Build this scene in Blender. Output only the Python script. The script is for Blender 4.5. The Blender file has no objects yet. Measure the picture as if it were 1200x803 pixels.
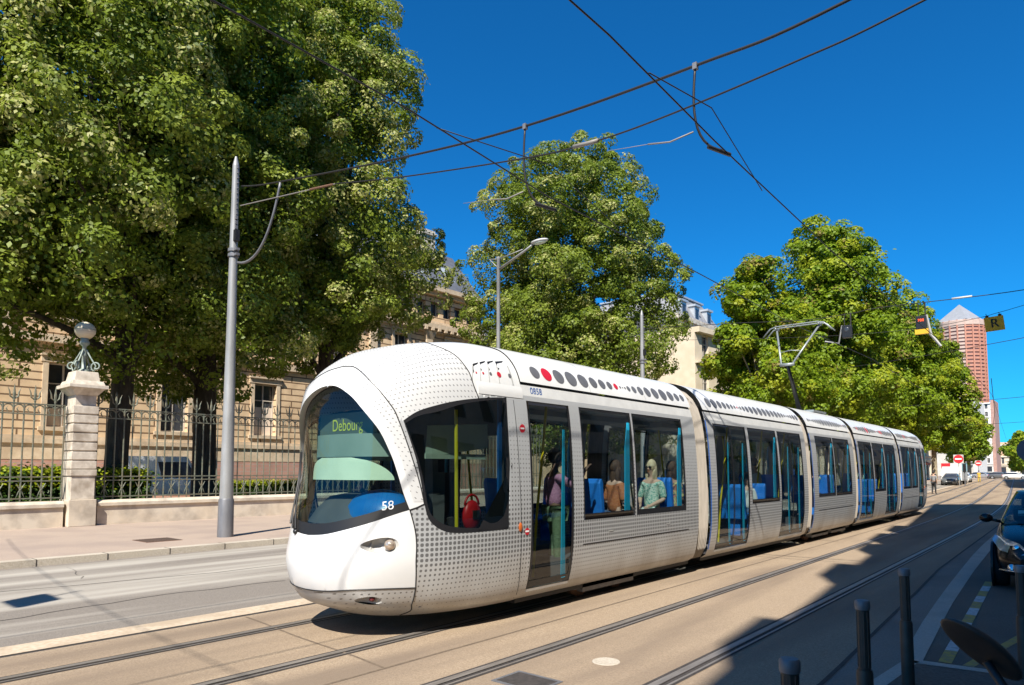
import bpy, bmesh, math, random
import numpy as np
from mathutils import Vector, Matrix
from mathutils.geometry import delaunay_2d_cdt
random.seed(5); RNG=np.random.default_rng(5)
R=math.radians; PI=math.pi
SC=bpy.context.scene
COL=SC.collection

# ---------------------------------------------------------------- world, sun, camera
SUN_EL=R(48); SUN_AZ=(0.45,-0.893)          # horizontal direction towards the sun
SC.view_settings.view_transform='Standard'; SC.view_settings.look='None'
SC.view_settings.exposure=0.92; SC.view_settings.gamma=1.0
w=bpy.data.worlds.new("World"); SC.world=w; w.use_nodes=True
nt=w.node_tree; nt.nodes.clear()
out=nt.nodes.new('ShaderNodeOutputWorld'); bg=nt.nodes.new('ShaderNodeBackground')
sky=nt.nodes.new('ShaderNodeTexSky'); sky.sky_type='NISHITA'; sky.sun_disc=False
sky.sun_elevation=SUN_EL; sky.sun_rotation=math.atan2(SUN_AZ[0],SUN_AZ[1])
sky.altitude=200; sky.air_density=1.0; sky.dust_density=0.15; sky.ozone_density=3.0
mx=nt.nodes.new('ShaderNodeMix'); mx.data_type='RGBA'; mx.blend_type='MULTIPLY'; mx.inputs[0].default_value=1.0
mx.inputs[7].default_value=(0.06,0.64,1.10,1)
nt.links.new(sky.outputs[0],mx.inputs[6]); nt.links.new(mx.outputs[2],bg.inputs[0]); bg.inputs[1].default_value=0.074
nt.links.new(bg.outputs[0],out.inputs[0])
sl=bpy.data.lights.new('sun','SUN'); sl.energy=4.6; sl.angle=R(0.5); sl.color=(1.0,0.945,0.85)
so=bpy.data.objects.new('sun',sl); COL.objects.link(so)
so.location=(20,-40,60)
d=Vector((-SUN_AZ[0]*math.cos(SUN_EL),-SUN_AZ[1]*math.cos(SUN_EL),-math.sin(SUN_EL)))
so.rotation_euler=d.to_track_quat('-Z','Y').to_euler()
cd=bpy.data.cameras.new('camera'); cam=bpy.data.objects.new('camera',cd); COL.objects.link(cam)
cd.sensor_width=36; cd.lens=24; cd.shift_y=0.07797; cd.clip_start=0.05; cd.clip_end=3000
cam.location=(0,0,1.85); cam.rotation_euler=(R(94),0,R(40.503)); SC.camera=cam
SC.cycles.max_bounces=8; SC.cycles.transparent_max_bounces=24; SC.cycles.transmission_bounces=6
SC.cycles.caustics_reflective=False; SC.cycles.caustics_refractive=False
SC.cycles.use_denoising=True
SC.cycles.sample_clamp_indirect=6

# ---------------------------------------------------------------- materials
M={}
def new(name):
    m=bpy.data.materials.new(name); m.use_nodes=True; M[name]=m
    n=m.node_tree; return m,n,n.nodes['Principled BSDF']
def pm(name,c,c2=None,scale=8,rough=0.6,metal=0,bump=0,bscale=60,detail=5,lo=.35,hi=.65,c3=None,s3=1.5,f3=.5,stretch=None,coat=0,spec=.5,st3=None):
    m,n,b=new(name); L=n.links
    b.inputs['Roughness'].default_value=rough; b.inputs['Metallic'].default_value=metal
    b.inputs['Specular IOR Level'].default_value=spec
    if coat: b.inputs['Coat Weight'].default_value=coat; b.inputs['Coat Roughness'].default_value=.04
    b.inputs['Base Color'].default_value=(*c,1)
    tc=n.nodes.new('ShaderNodeTexCoord'); src=tc.outputs['Object']
    if stretch:
        mp=n.nodes.new('ShaderNodeMapping'); mp.inputs['Scale'].default_value=stretch; L.new(src,mp.inputs[0]); src=mp.outputs[0]
    def noise(s,dt):
        t=n.nodes.new('ShaderNodeTexNoise'); t.inputs['Scale'].default_value=s; t.inputs['Detail'].default_value=dt
        L.new(src,t.inputs['Vector']); return t
    if c2:
        t=noise(scale,detail); r=n.nodes.new('ShaderNodeValToRGB'); L.new(t.outputs['Fac'],r.inputs[0])
        r.color_ramp.elements[0].position=lo; r.color_ramp.elements[1].position=hi
        r.color_ramp.elements[0].color=(*c,1); r.color_ramp.elements[1].color=(*c2,1); o=r.outputs[0]
        if c3:
            t3=noise(s3,3 if not st3 else 9)
            if st3:
                mp=n.nodes.new('ShaderNodeMapping'); mp.inputs['Scale'].default_value=st3; L.new(tc.outputs['Object'],mp.inputs[0]); L.new(mp.outputs[0],t3.inputs['Vector'])
            r3=n.nodes.new('ShaderNodeValToRGB'); L.new(t3.outputs['Fac'],r3.inputs[0])
            r3.color_ramp.elements[0].position=.45; r3.color_ramp.elements[1].position=.65
            r3.color_ramp.elements[0].color=(0,0,0,1); r3.color_ramp.elements[1].color=(f3,f3,f3,1)
            x=n.nodes.new('ShaderNodeMix'); x.data_type='RGBA'; L.new(r3.outputs[0],x.inputs[0]); L.new(o,x.inputs[6]); x.inputs[7].default_value=(*c3,1); o=x.outputs[2]
        L.new(o,b.inputs['Base Color'])
    if bump:
        t=noise(bscale,4); bp=n.nodes.new('ShaderNodeBump'); bp.inputs['Strength'].default_value=bump; bp.inputs['Distance'].default_value=.02
        L.new(t.outputs['Fac'],bp.inputs['Height']); L.new(bp.outputs[0],b.inputs['Normal'])
    return m
def brickmat(name,c,c2,mortar,bw,bh,ms=.02,rough=.8,axis='yz',offset=.5,bump=.6,noise=True):
    """courses of blocks laid on a wall; axis names the two object axes used"""
    m,n,b=new(name); L=n.links; b.inputs['Roughness'].default_value=rough
    tc=n.nodes.new('ShaderNodeTexCoord'); sp=n.nodes.new('ShaderNodeSeparateXYZ'); L.new(tc.outputs['Object'],sp.inputs[0])
    cb=n.nodes.new('ShaderNodeCombineXYZ')
    if axis=='sum':
        ad=n.nodes.new('ShaderNodeMath'); ad.operation='ADD'; L.new(sp.outputs[0],ad.inputs[0]); L.new(sp.outputs[1],ad.inputs[1]); L.new(ad.outputs[0],cb.inputs[0])
    else: L.new(sp.outputs['xyz'.index(axis[0])],cb.inputs[0])
    L.new(sp.outputs[2],cb.inputs[1])
    br=n.nodes.new('ShaderNodeTexBrick'); br.inputs['Scale'].default_value=1
    br.inputs['Brick Width'].default_value=bw; br.inputs['Row Height'].default_value=bh; br.inputs['Mortar Size'].default_value=ms; br.offset=offset
    br.inputs['Mortar Smooth'].default_value=.3
    br.inputs['Color1'].default_value=(*c,1); br.inputs['Color2'].default_value=(*c2,1); br.inputs['Mortar'].default_value=(*mortar,1)
    L.new(cb.outputs[0],br.inputs['Vector'])
    t=n.nodes.new('ShaderNodeTexNoise'); t.inputs['Scale'].default_value=1.3; t.inputs['Detail'].default_value=7; L.new(tc.outputs['Object'],t.inputs['Vector'])
    r=n.nodes.new('ShaderNodeValToRGB'); L.new(t.outputs['Fac'],r.inputs[0]); r.color_ramp.elements[0].position=.3; r.color_ramp.elements[1].position=.75
    r.color_ramp.elements[0].color=(.78,.74,.7,1); r.color_ramp.elements[1].color=(1.06,1.05,1.03,1)
    x=n.nodes.new('ShaderNodeMix'); x.data_type='RGBA'; x.blend_type='MULTIPLY'; x.inputs[0].default_value=1
    L.new(br.outputs['Color'],x.inputs[6]); L.new(r.outputs[0],x.inputs[7]); L.new(x.outputs[2],b.inputs['Base Color'])
    bp=n.nodes.new('ShaderNodeBump'); bp.inputs['Strength'].default_value=bump; bp.inputs['Distance'].default_value=.03; bp.invert=True
    L.new(br.outputs['Fac'],bp.inputs['Height']); L.new(bp.outputs[0],b.inputs['Normal'])
    return m
def glassmat(name,tint,refl=1.0,rough=.015,base=.04):
    m=bpy.data.materials.new(name); m.use_nodes=True; M[name]=m; n=m.node_tree; n.nodes.clear(); L=n.links
    o=n.nodes.new('ShaderNodeOutputMaterial'); t=n.nodes.new('ShaderNodeBsdfTransparent'); t.inputs[0].default_value=(*tint,1)
    g=n.nodes.new('ShaderNodeBsdfGlossy'); g.inputs['Roughness'].default_value=rough; g.inputs[0].default_value=(refl,refl,refl,1)
    ge=n.nodes.new('ShaderNodeNewGeometry'); vm=n.nodes.new('ShaderNodeVectorMath'); vm.operation='DOT_PRODUCT'; L.new(ge.outputs['Incoming'],vm.inputs[0]); L.new(ge.outputs['Normal'],vm.inputs[1])
    def ma(op,x,y=0.0):
        k=n.nodes.new('ShaderNodeMath'); k.operation=op; k.use_clamp=op=='ADD'
        for i,v in enumerate((x,y)):
            if isinstance(v,(int,float)): k.inputs[i].default_value=v
            else: L.new(v,k.inputs[i])
        return k
    a=ma('ADD',ma('MULTIPLY',ma('POWER',ma('SUBTRACT',1.0,ma('ABSOLUTE',vm.outputs['Value']).outputs[0]).outputs[0],5.0).outputs[0],.95).outputs[0],.045+base)
    x=n.nodes.new('ShaderNodeMixShader'); L.new(a.outputs[0],x.inputs[0]); L.new(t.outputs[0],x.inputs[1]); L.new(g.outputs[0],x.inputs[2]); L.new(x.outputs[0],o.inputs[0])
    return m
def leafmat(name,c,c2,trans=.3):
    m=bpy.data.materials.new(name); m.use_nodes=True; M[name]=m; n=m.node_tree; n.nodes.clear(); L=n.links
    o=n.nodes.new('ShaderNodeOutputMaterial'); p=n.nodes.new('ShaderNodeBsdfPrincipled'); p.inputs['Roughness'].default_value=.5; p.inputs['Specular IOR Level'].default_value=.35
    tc=n.nodes.new('ShaderNodeTexCoord'); t=n.nodes.new('ShaderNodeTexNoise'); t.inputs['Scale'].default_value=.9; t.inputs['Detail'].default_value=6; L.new(tc.outputs['Object'],t.inputs['Vector'])
    r=n.nodes.new('ShaderNodeValToRGB'); L.new(t.outputs['Fac'],r.inputs[0]); r.color_ramp.elements[0].position=.36; r.color_ramp.elements[1].position=.64
    r.color_ramp.elements[0].color=(*[q*.8 for q in c],1); r.color_ramp.elements[1].color=(*[q*1.1 for q in c2],1); t.inputs['Scale'].default_value=2.6
    tr=n.nodes.new('ShaderNodeBsdfTranslucent'); x=n.nodes.new('ShaderNodeMixShader'); x.inputs[0].default_value=trans
    L.new(r.outputs[0],p.inputs['Base Color']); L.new(r.outputs[0],tr.inputs[0]); L.new(p.outputs[0],x.inputs[1]); L.new(tr.outputs[0],x.inputs[2]); L.new(x.outputs[0],o.inputs[0])
    return m
def tram_perf(name,base,dot,metal,rough,roof=False):
    """printed film: grid of dots whose size changes with height, plus road grime low down"""
    m,n,b=new(name); L=n.links; N=n.nodes.new
    tc=N('ShaderNodeTexCoord'); sp=N('ShaderNodeSeparateXYZ'); L.new(tc.outputs['Object'],sp.inputs[0])
    def ma(op,a,b_=None,clamp=False):
        k=N('ShaderNodeMath'); k.operation=op; k.use_clamp=clamp
        for i,v in enumerate((a,b_)):
            if v is None: continue
            if isinstance(v,(int,float)): k.inputs[i].default_value=v
            else: L.new(v,k.inputs[i])
        return k.outputs[0]
    X,Y,Z=sp.outputs
    P=.056
    if roof: u,v=ma('ADD',Y,ma('MULTIPLY',Z,.7)),ma('ARCTAN2',X,ma('SUBTRACT',Z,2.1))
    else: u,v=Y,Z
    fu=ma('SUBTRACT',ma('FRACT',ma('DIVIDE',u,P)),.5); fv=ma('SUBTRACT',ma('FRACT',ma('DIVIDE',v,P if not roof else .05)),.5)
    dist=ma('POWER',ma('ADD',ma('POWER',ma('ABSOLUTE',fu),3),ma('POWER',ma('ABSOLUTE',fv),3)),1/3)
    cr=N('ShaderNodeFloatCurve'); cv=cr.mapping.curves[0]
    pts=[(0,.0),(.10,.10),(.2,.24),(.29,.36),(.36,.31),(.45,.22),(.62,.14),(.74,.05),(.8,0),(1,0)] if not roof else [(0,.17),(.8,.17),(.9,.21),(1,.24)]
    cv.points[0].location=pts[0]; cv.points[1].location=pts[-1]
    for q in pts[1:-1]: cv.points.new(*q)
    cr.mapping.update()
    L.new(ma('DIVIDE',Z,3.5),cr.inputs['Value']); rad=cr.outputs[0]
    msk=ma('MULTIPLY',ma('SUBTRACT',rad,dist),30,True); 
    msk=N('ShaderNodeMath') if False else msk
    mm=N('ShaderNodeClamp'); L.new(msk,mm.inputs[0])
    x=N('ShaderNodeMix'); x.data_type='RGBA'; L.new(mm.outputs[0],x.inputs[0]); x.inputs[6].default_value=(*base,1); x.inputs[7].default_value=(*dot,1)
    o=x.outputs[2]
    # road grime, brown film towards the skirt with its own streaks
    t=N('ShaderNodeTexNoise'); t.inputs['Scale'].default_value=2.2; t.inputs['Detail'].default_value=7; mp=N('ShaderNodeMapping'); mp.inputs['Scale'].default_value=(1,1,.35); L.new(tc.outputs['Object'],mp.inputs[0]); L.new(mp.outputs[0],t.inputs['Vector'])
    gr=ma('MULTIPLY',ma('SUBTRACT',ma('ADD',ma('MULTIPLY',t.outputs['Fac'],.75),ma('MULTIPLY',Z,-.40)),.07),1.8,True)
    y=N('ShaderNodeMix'); y.data_type='RGBA'; L.new(ma('MULTIPLY',gr,.75),y.inputs[0]); L.new(o,y.inputs[6]); y.inputs[7].default_value=(.22,.16,.10,1)
    L.new(y.outputs[2],b.inputs['Base Color']); b.inputs['Metallic'].default_value=metal
    L.new(ma('ADD',ma('MULTIPLY',gr,.3),rough),b.inputs['Roughness'])
    return m
def emit(name,c,s):
    m,n,b=new(name); b.inputs['Base Color'].default_value=(*c,1); b.inputs['Emission Color'].default_value=(*c,1); b.inputs['Emission Strength'].default_value=s; return m

pm('asphalt_lane',(.15,.13,.108),(.27,.235,.20),scale=75,rough=.85,bump=.3,bscale=160,lo=.3,hi=.7,detail=8,c3=(.45,.41,.35),s3=.8,f3=.9,st3=(1.5,.085,1))
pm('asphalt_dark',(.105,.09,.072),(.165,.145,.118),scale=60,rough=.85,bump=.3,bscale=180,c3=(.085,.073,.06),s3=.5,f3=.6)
pm('asphalt_patch',(.12,.105,.088),(.20,.178,.15),scale=80,rough=.85,bump=.3,bscale=170,lo=.3,hi=.7,c3=(.26,.235,.20),s3=1.2,f3=.6,st3=(1.2,.2,1))
def platform_mat():
    pm('platform_joint',(.13,.095,.065),(.19,.14,.095),scale=20,rough=.9)
    m=pm('platform',(.235,.170,.110),(.425,.325,.225),scale=65,rough=.85,bump=.4,bscale=150,lo=.28,hi=.72,c3=(.20,.148,.104),s3=.9,f3=.85,detail=9,st3=(1.3,.16,1))
    return m
platform_mat()
pm('platform_edge',(.46,.36,.25),(.58,.47,.35),scale=20,rough=.8,bump=.2,bscale=90,c3=(.38,.29,.2),s3=2,f3=.7)
pm('sidewalk',(.33,.25,.195),(.43,.34,.275),scale=40,rough=.85,bump=.2,bscale=120,c3=(.29,.225,.19),s3=.7,f3=.6)
pm('granite',(.42,.36,.28),(.56,.5,.41),scale=50,rough=.8,bump=.2,bscale=140,c3=(.33,.28,.22),s3=1.2,f3=.6)
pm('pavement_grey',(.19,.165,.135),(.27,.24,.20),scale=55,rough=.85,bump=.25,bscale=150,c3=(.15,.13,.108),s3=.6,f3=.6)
pm('granite_cool',(.40,.36,.30),(.52,.47,.4),scale=60,rough=.8,bump=.2,bscale=140,c3=(.33,.3,.25),s3=1.5,f3=.5)
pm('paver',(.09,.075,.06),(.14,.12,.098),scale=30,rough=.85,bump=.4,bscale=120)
pm('ground',(.12,.105,.09),(.18,.16,.135),scale=8,rough=.9,bump=.2)
pm('paint_yellow',(.5,.34,.05),(.4,.28,.06),scale=25,rough=.7,c3=(.2,.18,.13),s3=14,f3=.7)
pm('paint_white',(.6,.6,.58),(.48,.48,.47),scale=25,rough=.7,c3=(.25,.25,.25),s3=14,f3=.6)
pm('gravel_yard',(.45,.36,.22),(.55,.46,.32),scale=30,rough=.9,bump=.3)
pm('grass',(.06,.10,.02),(.13,.17,.04),scale=15,rough=.9,bump=.5)
pm('rail_steel',(.30,.265,.23),(.42,.375,.33),scale=30,rough=.45,metal=.6,stretch=(1,.1,1))
pm('rail_groove',(.035,.03,.027),(.06,.05,.045),scale=30,rough=.8)
pm('rust',(.13,.065,.035),(.19,.10,.06),scale=25,rough=.8)
pm('white_paint',(.68,.68,.675),(.72,.72,.715),scale=3,rough=.22,coat=.5)
pm('roof_white',(.68,.68,.67),(.74,.74,.73),scale=2.5,rough=.32,coat=.3)
pm('grey_trim',(.40,.40,.385),(.47,.47,.45),scale=5,rough=.42)
pm('strip_white',(.60,.60,.59),(.68,.68,.665),scale=4,rough=.35,coat=.2)
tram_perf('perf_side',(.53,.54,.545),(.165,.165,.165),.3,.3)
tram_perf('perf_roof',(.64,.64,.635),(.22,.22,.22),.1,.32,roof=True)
pm('black_gap',(.012,.012,.013),rough=.5)
pm('dot_grey',(.10,.10,.105),(.13,.13,.135),scale=9,rough=.4)
pm('dot_red',(.55,.012,.03),(.5,.015,.03),scale=9,rough=.4)
pm('blue_stripe',(.03,.14,.50),rough=.35)
pm('bellows',(.27,.24,.20),(.34,.30,.255),scale=3,rough=.8,stretch=(1,8,1))
pm('door_frame',(.02,.02,.022),rough=.25)
pm('alu',(.55,.55,.54),(.62,.62,.6),scale=10,rough=.35,metal=.8)
glassmat('glass_side',(.58,.65,.66),base=.04)
glassmat('glass_door',(.56,.63,.62),base=.02)
glassmat('glass_cab',(.42,.50,.48),base=.03)
glassmat('glass_front',(.66,.77,.71),base=.0)
glassmat('glass_far',(.1,.13,.16),base=.25)
glassmat('glass_car',(.35,.42,.42),base=.03)
pm('int_floor',(.10,.10,.11),rough=.6); pm('int_grey',(.34,.36,.37),rough=.6); pm('int_dark',(.05,.052,.058),(.07,.07,.075),scale=3,rough=.6)
pm('seat_blue',(.015,.20,.72),(.02,.24,.78),scale=12,rough=.55); pm('dash_blue',(.008,.10,.36),(.01,.13,.42),scale=5,rough=.3)
pm('cyan_panel',(.02,.42,.68),(.02,.46,.72),scale=4,rough=.35); pm('pole_yellow',(.75,.62,.02),rough=.3)
pm('blind',(.50,.60,.50),(.56,.66,.56),scale=4,rough=.7)
emit('led',(.46,.50,.06),.03)
pm('led_board',(.085,.105,.09),rough=.5); pm('blind_grey',(.17,.23,.215),(.2,.26,.245),scale=3,rough=.7)
pm('headlamp',(.55,.42,.32),(.7,.6,.5),scale=20,rough=.08,metal=.6); pm('bowl_grey',(.45,.44,.42),rough=.35)
pm('lamp_red',(.12,.02,.02),rough=.2)
pm('ink_blue',(.02,.10,.35),rough=.5); pm('ink_white',(.85,.85,.85),rough=.5); pm('ink_black',(.01,.01,.01),rough=.5)
pm('red_vinyl',(.60,.015,.02),(.5,.01,.015),scale=20,rough=.4); pm('orange_lamp',(.42,.10,.02),rough=.3)
pm('rubber',(.02,.02,.022),(.03,.03,.03),scale=20,rough=.75)
pm('galv',(.29,.29,.285),(.37,.37,.365),scale=6,rough=.5,metal=.3,c3=(.21,.21,.205),s3=1.6,f3=.5,stretch=(1,1,.25)); pm('galv_dark',(.15,.15,.16),(.20,.20,.21),scale=8,rough=.5,metal=.3,stretch=(1,1,.3))
pm('lamp_pale',(.55,.55,.53),rough=.35); pm('wire',(.018,.016,.015),rough=.5); pm('wire_grey',(.24,.22,.2),rough=.5)
pm('panto_grey',(.30,.33,.33),rough=.4,metal=.4); pm('panto_black',(.015,.015,.016),rough=.4)
brickmat('stone_course',(.70,.51,.32),(.75,.56,.36),(.20,.125,.07),2.4,.46,ms=.05,axis='yz',bump=.9)
pm('stone',(.56,.43,.29),(.66,.53,.38),scale=4,rough=.85,bump=.2,bscale=30,c3=(.4,.3,.2),s3=.9,f3=.5)
pm('stone_pale',(.54,.47,.38),(.66,.59,.49),scale=6,rough=.85,bump=.4,bscale=40,c3=(.33,.27,.205),s3=2.0,f3=.85)
brickmat('stone_wall',(.50,.44,.36),(.56,.5,.42),(.42,.36,.28),3.2,1.5,ms=.012,axis='yz',bump=.4)
pm('stone_stain',(.40,.34,.27),(.64,.56,.45),scale=2.6,rough=.9,bump=.4,bscale=45,lo=.32,hi=.62,detail=9,c3=(.70,.58,.43),s3=1.1,f3=.6)
pm('slate',(.085,.09,.105),(.12,.125,.14),scale=2,rough=.55,bump=.4,bscale=20,c3=(.16,.165,.175),s3=.6,f3=.6)
pm('slate_pale',(.24,.235,.24),(.32,.31,.31),scale=1.2,rough=.6,bump=.3,bscale=20,c3=(.18,.18,.19),s3=.5,f3=.6,stretch=(1,1,.35))
pm('zinc',(.42,.45,.48),(.5,.53,.56),scale=2,rough=.4,metal=.3)
pm('window_frame',(.55,.5,.43),rough=.6); pm('shutter_dark',(.03,.03,.035),rough=.6)
pm('iron_green',(.11,.125,.095),(.19,.20,.15),scale=14,rough=.6,metal=.2,c3=(.20,.15,.09),s3=5,f3=.6)
pm('bronze_green',(.20,.25,.22),(.32,.36,.31),scale=12,rough=.55,metal=.2)
pm('globe',(.60,.52,.38),(.68,.60,.46),scale=5,rough=.55,spec=.3,stretch=(.3,.3,4))
pm('bark',(.035,.026,.018),(.075,.058,.042),scale=9,rough=.9,bump=.9,bscale=18,stretch=(1,1,.25)); pm('bark_plane',(.20,.16,.10),(.33,.28,.19),scale=3,rough=.9,bump=.3)
leafmat('linden_a',(.12,.175,.012),(.20,.26,.022),.4); leafmat('linden_b',(.20,.265,.026),(.29,.34,.042),.4)
leafmat('linden_bract',(.36,.37,.10),(.47,.46,.16),.35)
leafmat('plane_a',(.15,.25,.010),(.26,.35,.016),.45); leafmat('plane_b',(.28,.36,.016),(.42,.45,.025),.45); leafmat('plane_brown',(.22,.18,.04),(.28,.22,.05),.35)
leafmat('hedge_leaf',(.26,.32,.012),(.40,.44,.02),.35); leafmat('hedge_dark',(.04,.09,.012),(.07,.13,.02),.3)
brickmat('pink_brick',(.46,.26,.21),(.5,.29,.23),(.4,.33,.3),.8,.25,axis='sum',bump=.1)
pm('plaster_a',(.62,.52,.38),(.70,.60,.46),scale=1.2,rough=.9); pm('plaster_b',(.50,.46,.40),(.58,.54,.48),scale=1.2,rough=.9); pm('plaster_c',(.70,.66,.6),(.76,.73,.68),scale=1,rough=.9)
pm('concrete_far',(.36,.35,.33),(.43,.42,.4),scale=1,rough=.9); pm('tile_roof',(.55,.33,.20),(.6,.39,.25),scale=3,rough=.9)
pm('tower_stone',(.42,.185,.125),(.48,.225,.155),scale=1,rough=.8); pm('tower_pale',(.47,.34,.28),(.52,.39,.32),scale=1,rough=.8)
pm('tower_window',(.16,.075,.06),(.20,.10,.085),scale=2,rough=.4); pm('tower_grey',(.27,.275,.29),(.31,.315,.33),scale=.5,rough=.5); pm('dark_window',(.03,.035,.045),(.05,.055,.065),scale=2,rough=.15)
pm('awning_red',(.48,.12,.08),(.55,.2,.14),scale=1.5,rough=.8); pm('awning_cream',(.7,.6,.5),rough=.8)
pm('car_black',(.006,.007,.009),rough=.22,coat=.35,spec=.35); pm('car_white',(.72,.72,.7),rough=.25,coat=.6); pm('car_grey',(.16,.17,.18),rough=.3,metal=.4,coat=.6); pm('car_silver',(.45,.46,.48),rough=.3,metal=.5,coat=.5); pm('car_red',(.4,.02,.02),rough=.3,coat=.6); pm('car_blue',(.03,.06,.16),rough=.25,coat=.6)
pm('car_trim',(.012,.012,.013),rough=.45); pm('chrome',(.75,.75,.76),rough=.1,metal=1); pm('tyre',(.012,.012,.013),rough=.8)
glassmat('lamp_glass',(.8,.86,.9),base=.12); pm('reflector',(.55,.62,.7),(.75,.8,.85),scale=18,rough=.15,metal=.7); pm('sticker',(.12,.36,.40),(.2,.45,.5),scale=40,rough=.6)
pm('bollard_grey',(.048,.044,.038),(.066,.06,.052),scale=9,rough=.45,metal=.2,c3=(.038,.035,.03),s3=4,f3=.5); pm('mirror_shell',(.03,.028,.026),(.04,.036,.032),scale=18,rough=.5,bump=.1,bscale=250)
pm('sign_yellow',(.72,.42,.02),(.66,.38,.02),scale=6,rough=.5); pm('sign_red',(.6,.02,.03),rough=.5); pm('sign_blue',(.03,.08,.3),rough=.5); pm('sign_back',(.12,.13,.16),rough=.5)
emit('amber',(1.0,.10,.02),.5)
pm('van_white',(.75,.75,.74),rough=.35)
for nm,c,c2 in (('skin_fair',(.62,.40,.29),(.66,.44,.33)),('skin_tan',(.42,.25,.17),(.46,.28,.19)),('skin_dark',(.16,.09,.06),(.18,.105,.07)),
    ('hair_black',(.012,.01,.009),(.03,.024,.02)),('hair_brown',(.05,.026,.014),(.11,.058,.03)),('hair_blond',(.62,.50,.30),(.72,.62,.42)),
    ('cloth_purple',(.34,.15,.27),(.44,.22,.35)),('cloth_green',(.10,.16,.09),(.14,.21,.12)),('cloth_orange',(.45,.14,.05),(.5,.2,.08)),('cloth_mint',(.45,.68,.60),(.55,.75,.68)),
    ('cloth_jeans',(.05,.10,.2),(.07,.13,.25)),('cloth_white',(.68,.72,.68),(.75,.78,.75)),('cloth_black',(.015,.015,.017),(.025,.025,.027)),('cloth_yellow',(.55,.38,.04),(.6,.42,.05)),('cloth_grey',(.2,.2,.2),(.26,.26,.26))):
    pm(nm,c,c2,scale=30,rough=.7,bump=.5 if 'skin' not in nm else 0,bscale=90 if 'hair' in nm else 35)
pm('cloth_teal_print',(.16,.42,.34),(.60,.74,.62),scale=42,rough=.7,lo=.45,hi=.52)
pm('cloth_floral',(.04,.05,.09),(.62,.24,.18),scale=26,rough=.7,lo=.46,hi=.52,c3=(.65,.60,.25),s3=20,f3=1)
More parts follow.
